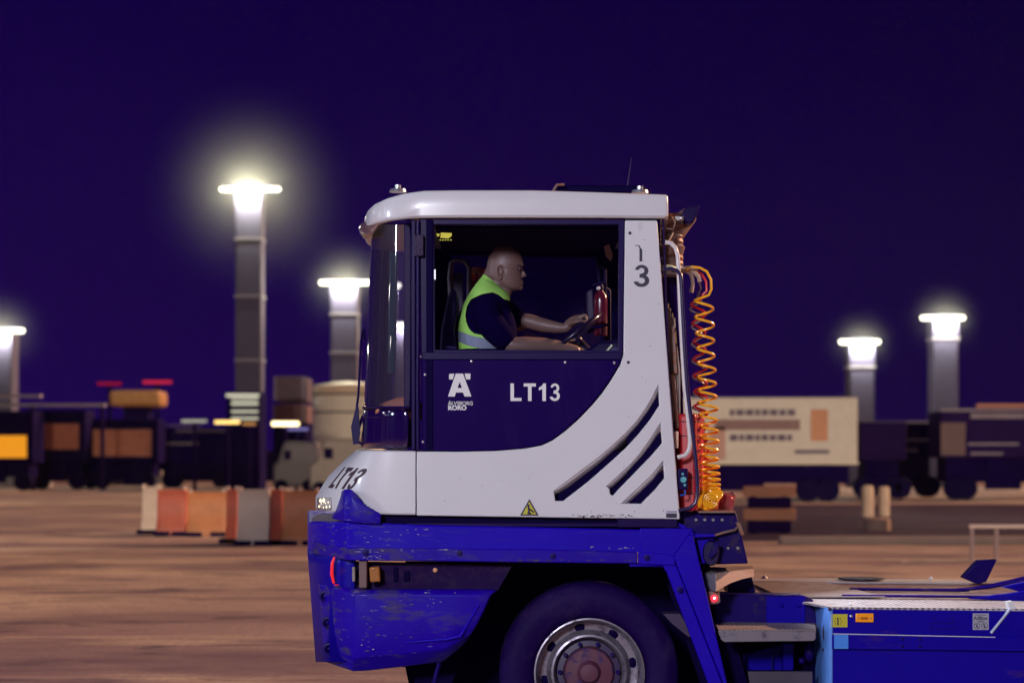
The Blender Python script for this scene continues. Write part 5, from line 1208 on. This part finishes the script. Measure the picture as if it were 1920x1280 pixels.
for (x0, x1, y0, y1, d, lab) in ((1614, 1638, 910, 968, 58, 'left bollard of the tan pair'), (1646, 1668, 912, 966, 58.5, 'right bollard of the tan pair'), (1620, 1670, 976, 994, 47, 'low tan concrete stub in front of the bollard pair')):
    a = G(x0, d); b = G(x1, d); bm = BM(); r = (b.x - a.x) / 2; H = max(.3, hz(y0, d)); lathe(bm, [(r, 0), (r, H * .9), (r * .8, H), (.02, H + .01)], ((a.x + b.x) / 2, a.y, 0), 'Z', 16)
    tag(obj('bollard', bm, bm_, smooth=True), lab, 'bollard', 'tan bollards beyond the deck')
# railing
d = 33; t = thing('railing', G(1868, d), 'white road railing at the right edge behind the deck', 'railing')
wr_ = mat('railing_white', (.78, .66, .58), .5)
bm = BM(); A = G(1818, d); B = G(2100, d); vbox(bm, A.x, B.x, A.y, A.y + .08, hz(990, d), hz(983, d)); obj('top_rail', bm, wr_, t, bevel=.01)
bm = BM(); A = G(1700, d - 1); B = G(2100, d - 1); vbox(bm, A.x, B.x, A.y + .4, A.y + .5, .01, hz(1049, d)); obj('bottom_rail', bm, wr_, t, bevel=.01)
for x in (1820, 1866, 1960, 2050):
    bm = BM(); A = G(x, d); vbox(bm, A.x, A.x + .06, A.y + .01, A.y + .07, 0, hz(990, d)); obj('post', bm, mat('dull_post', (.40, .30, .30), .6), t, split=True)
# ------------------------------------------------------------------ volume spheres added to imitate lens glow round the lamp heads
mm = bpy.data.materials.new('lens_halo'); mm.use_nodes = True; t = mm.node_tree; t.nodes.clear()
tc = t.nodes.new('ShaderNodeTexCoord'); gr = t.nodes.new('ShaderNodeTexGradient'); gr.gradient_type = 'SPHERICAL'; t.links.new(tc.outputs['Object'], gr.inputs[0])
pw = t.nodes.new('ShaderNodeMath'); pw.operation = 'POWER'; pw.inputs[1].default_value = 3.0; t.links.new(gr.outputs['Fac'], pw.inputs[0])
mu = t.nodes.new('ShaderNodeMath'); mu.operation = 'MULTIPLY'; mu.inputs[1].default_value = HALO_DENSITY; t.links.new(pw.outputs[0], mu.inputs[0])
v = t.nodes.new('ShaderNodeVolumePrincipled'); v.inputs['Color'].default_value = (.93, .95, .88, 1); t.links.new(mu.outputs[0], v.inputs['Density'])
o = t.nodes.new('ShaderNodeOutputMaterial'); t.links.new(v.outputs[0], o.inputs['Volume'])
for c, rad in HALOS:
    bm = BM(); bmesh.ops.create_icosphere(bm, subdivisions=3, radius=1.0); mo = obj('lens_halo', bm, mm); mo.location = c; mo.scale = (rad, rad, rad); mo['kind'] = 'stuff'
# ------------------------------------------------------------------ haze
bm = BM(); vbox(bm, -95, 95, -45, 165, -1, 24); hazeo = obj('haze', bm, None); hazeo['kind'] = 'stuff'; hazeo.data.materials.clear()
m = bpy.data.materials.new('haze'); m.use_nodes = True; t = m.node_tree; t.nodes.clear()
v = t.nodes.new('ShaderNodeVolumePrincipled'); v.inputs['Color'].default_value = (.75, .72, 1, 1); v.inputs['Density'].default_value = .00005; v.inputs['Anisotropy'].default_value = .2
o = t.nodes.new('ShaderNodeOutputMaterial'); t.links.new(v.outputs[0], o.inputs['Volume']); hazeo.data.materials.append(m)
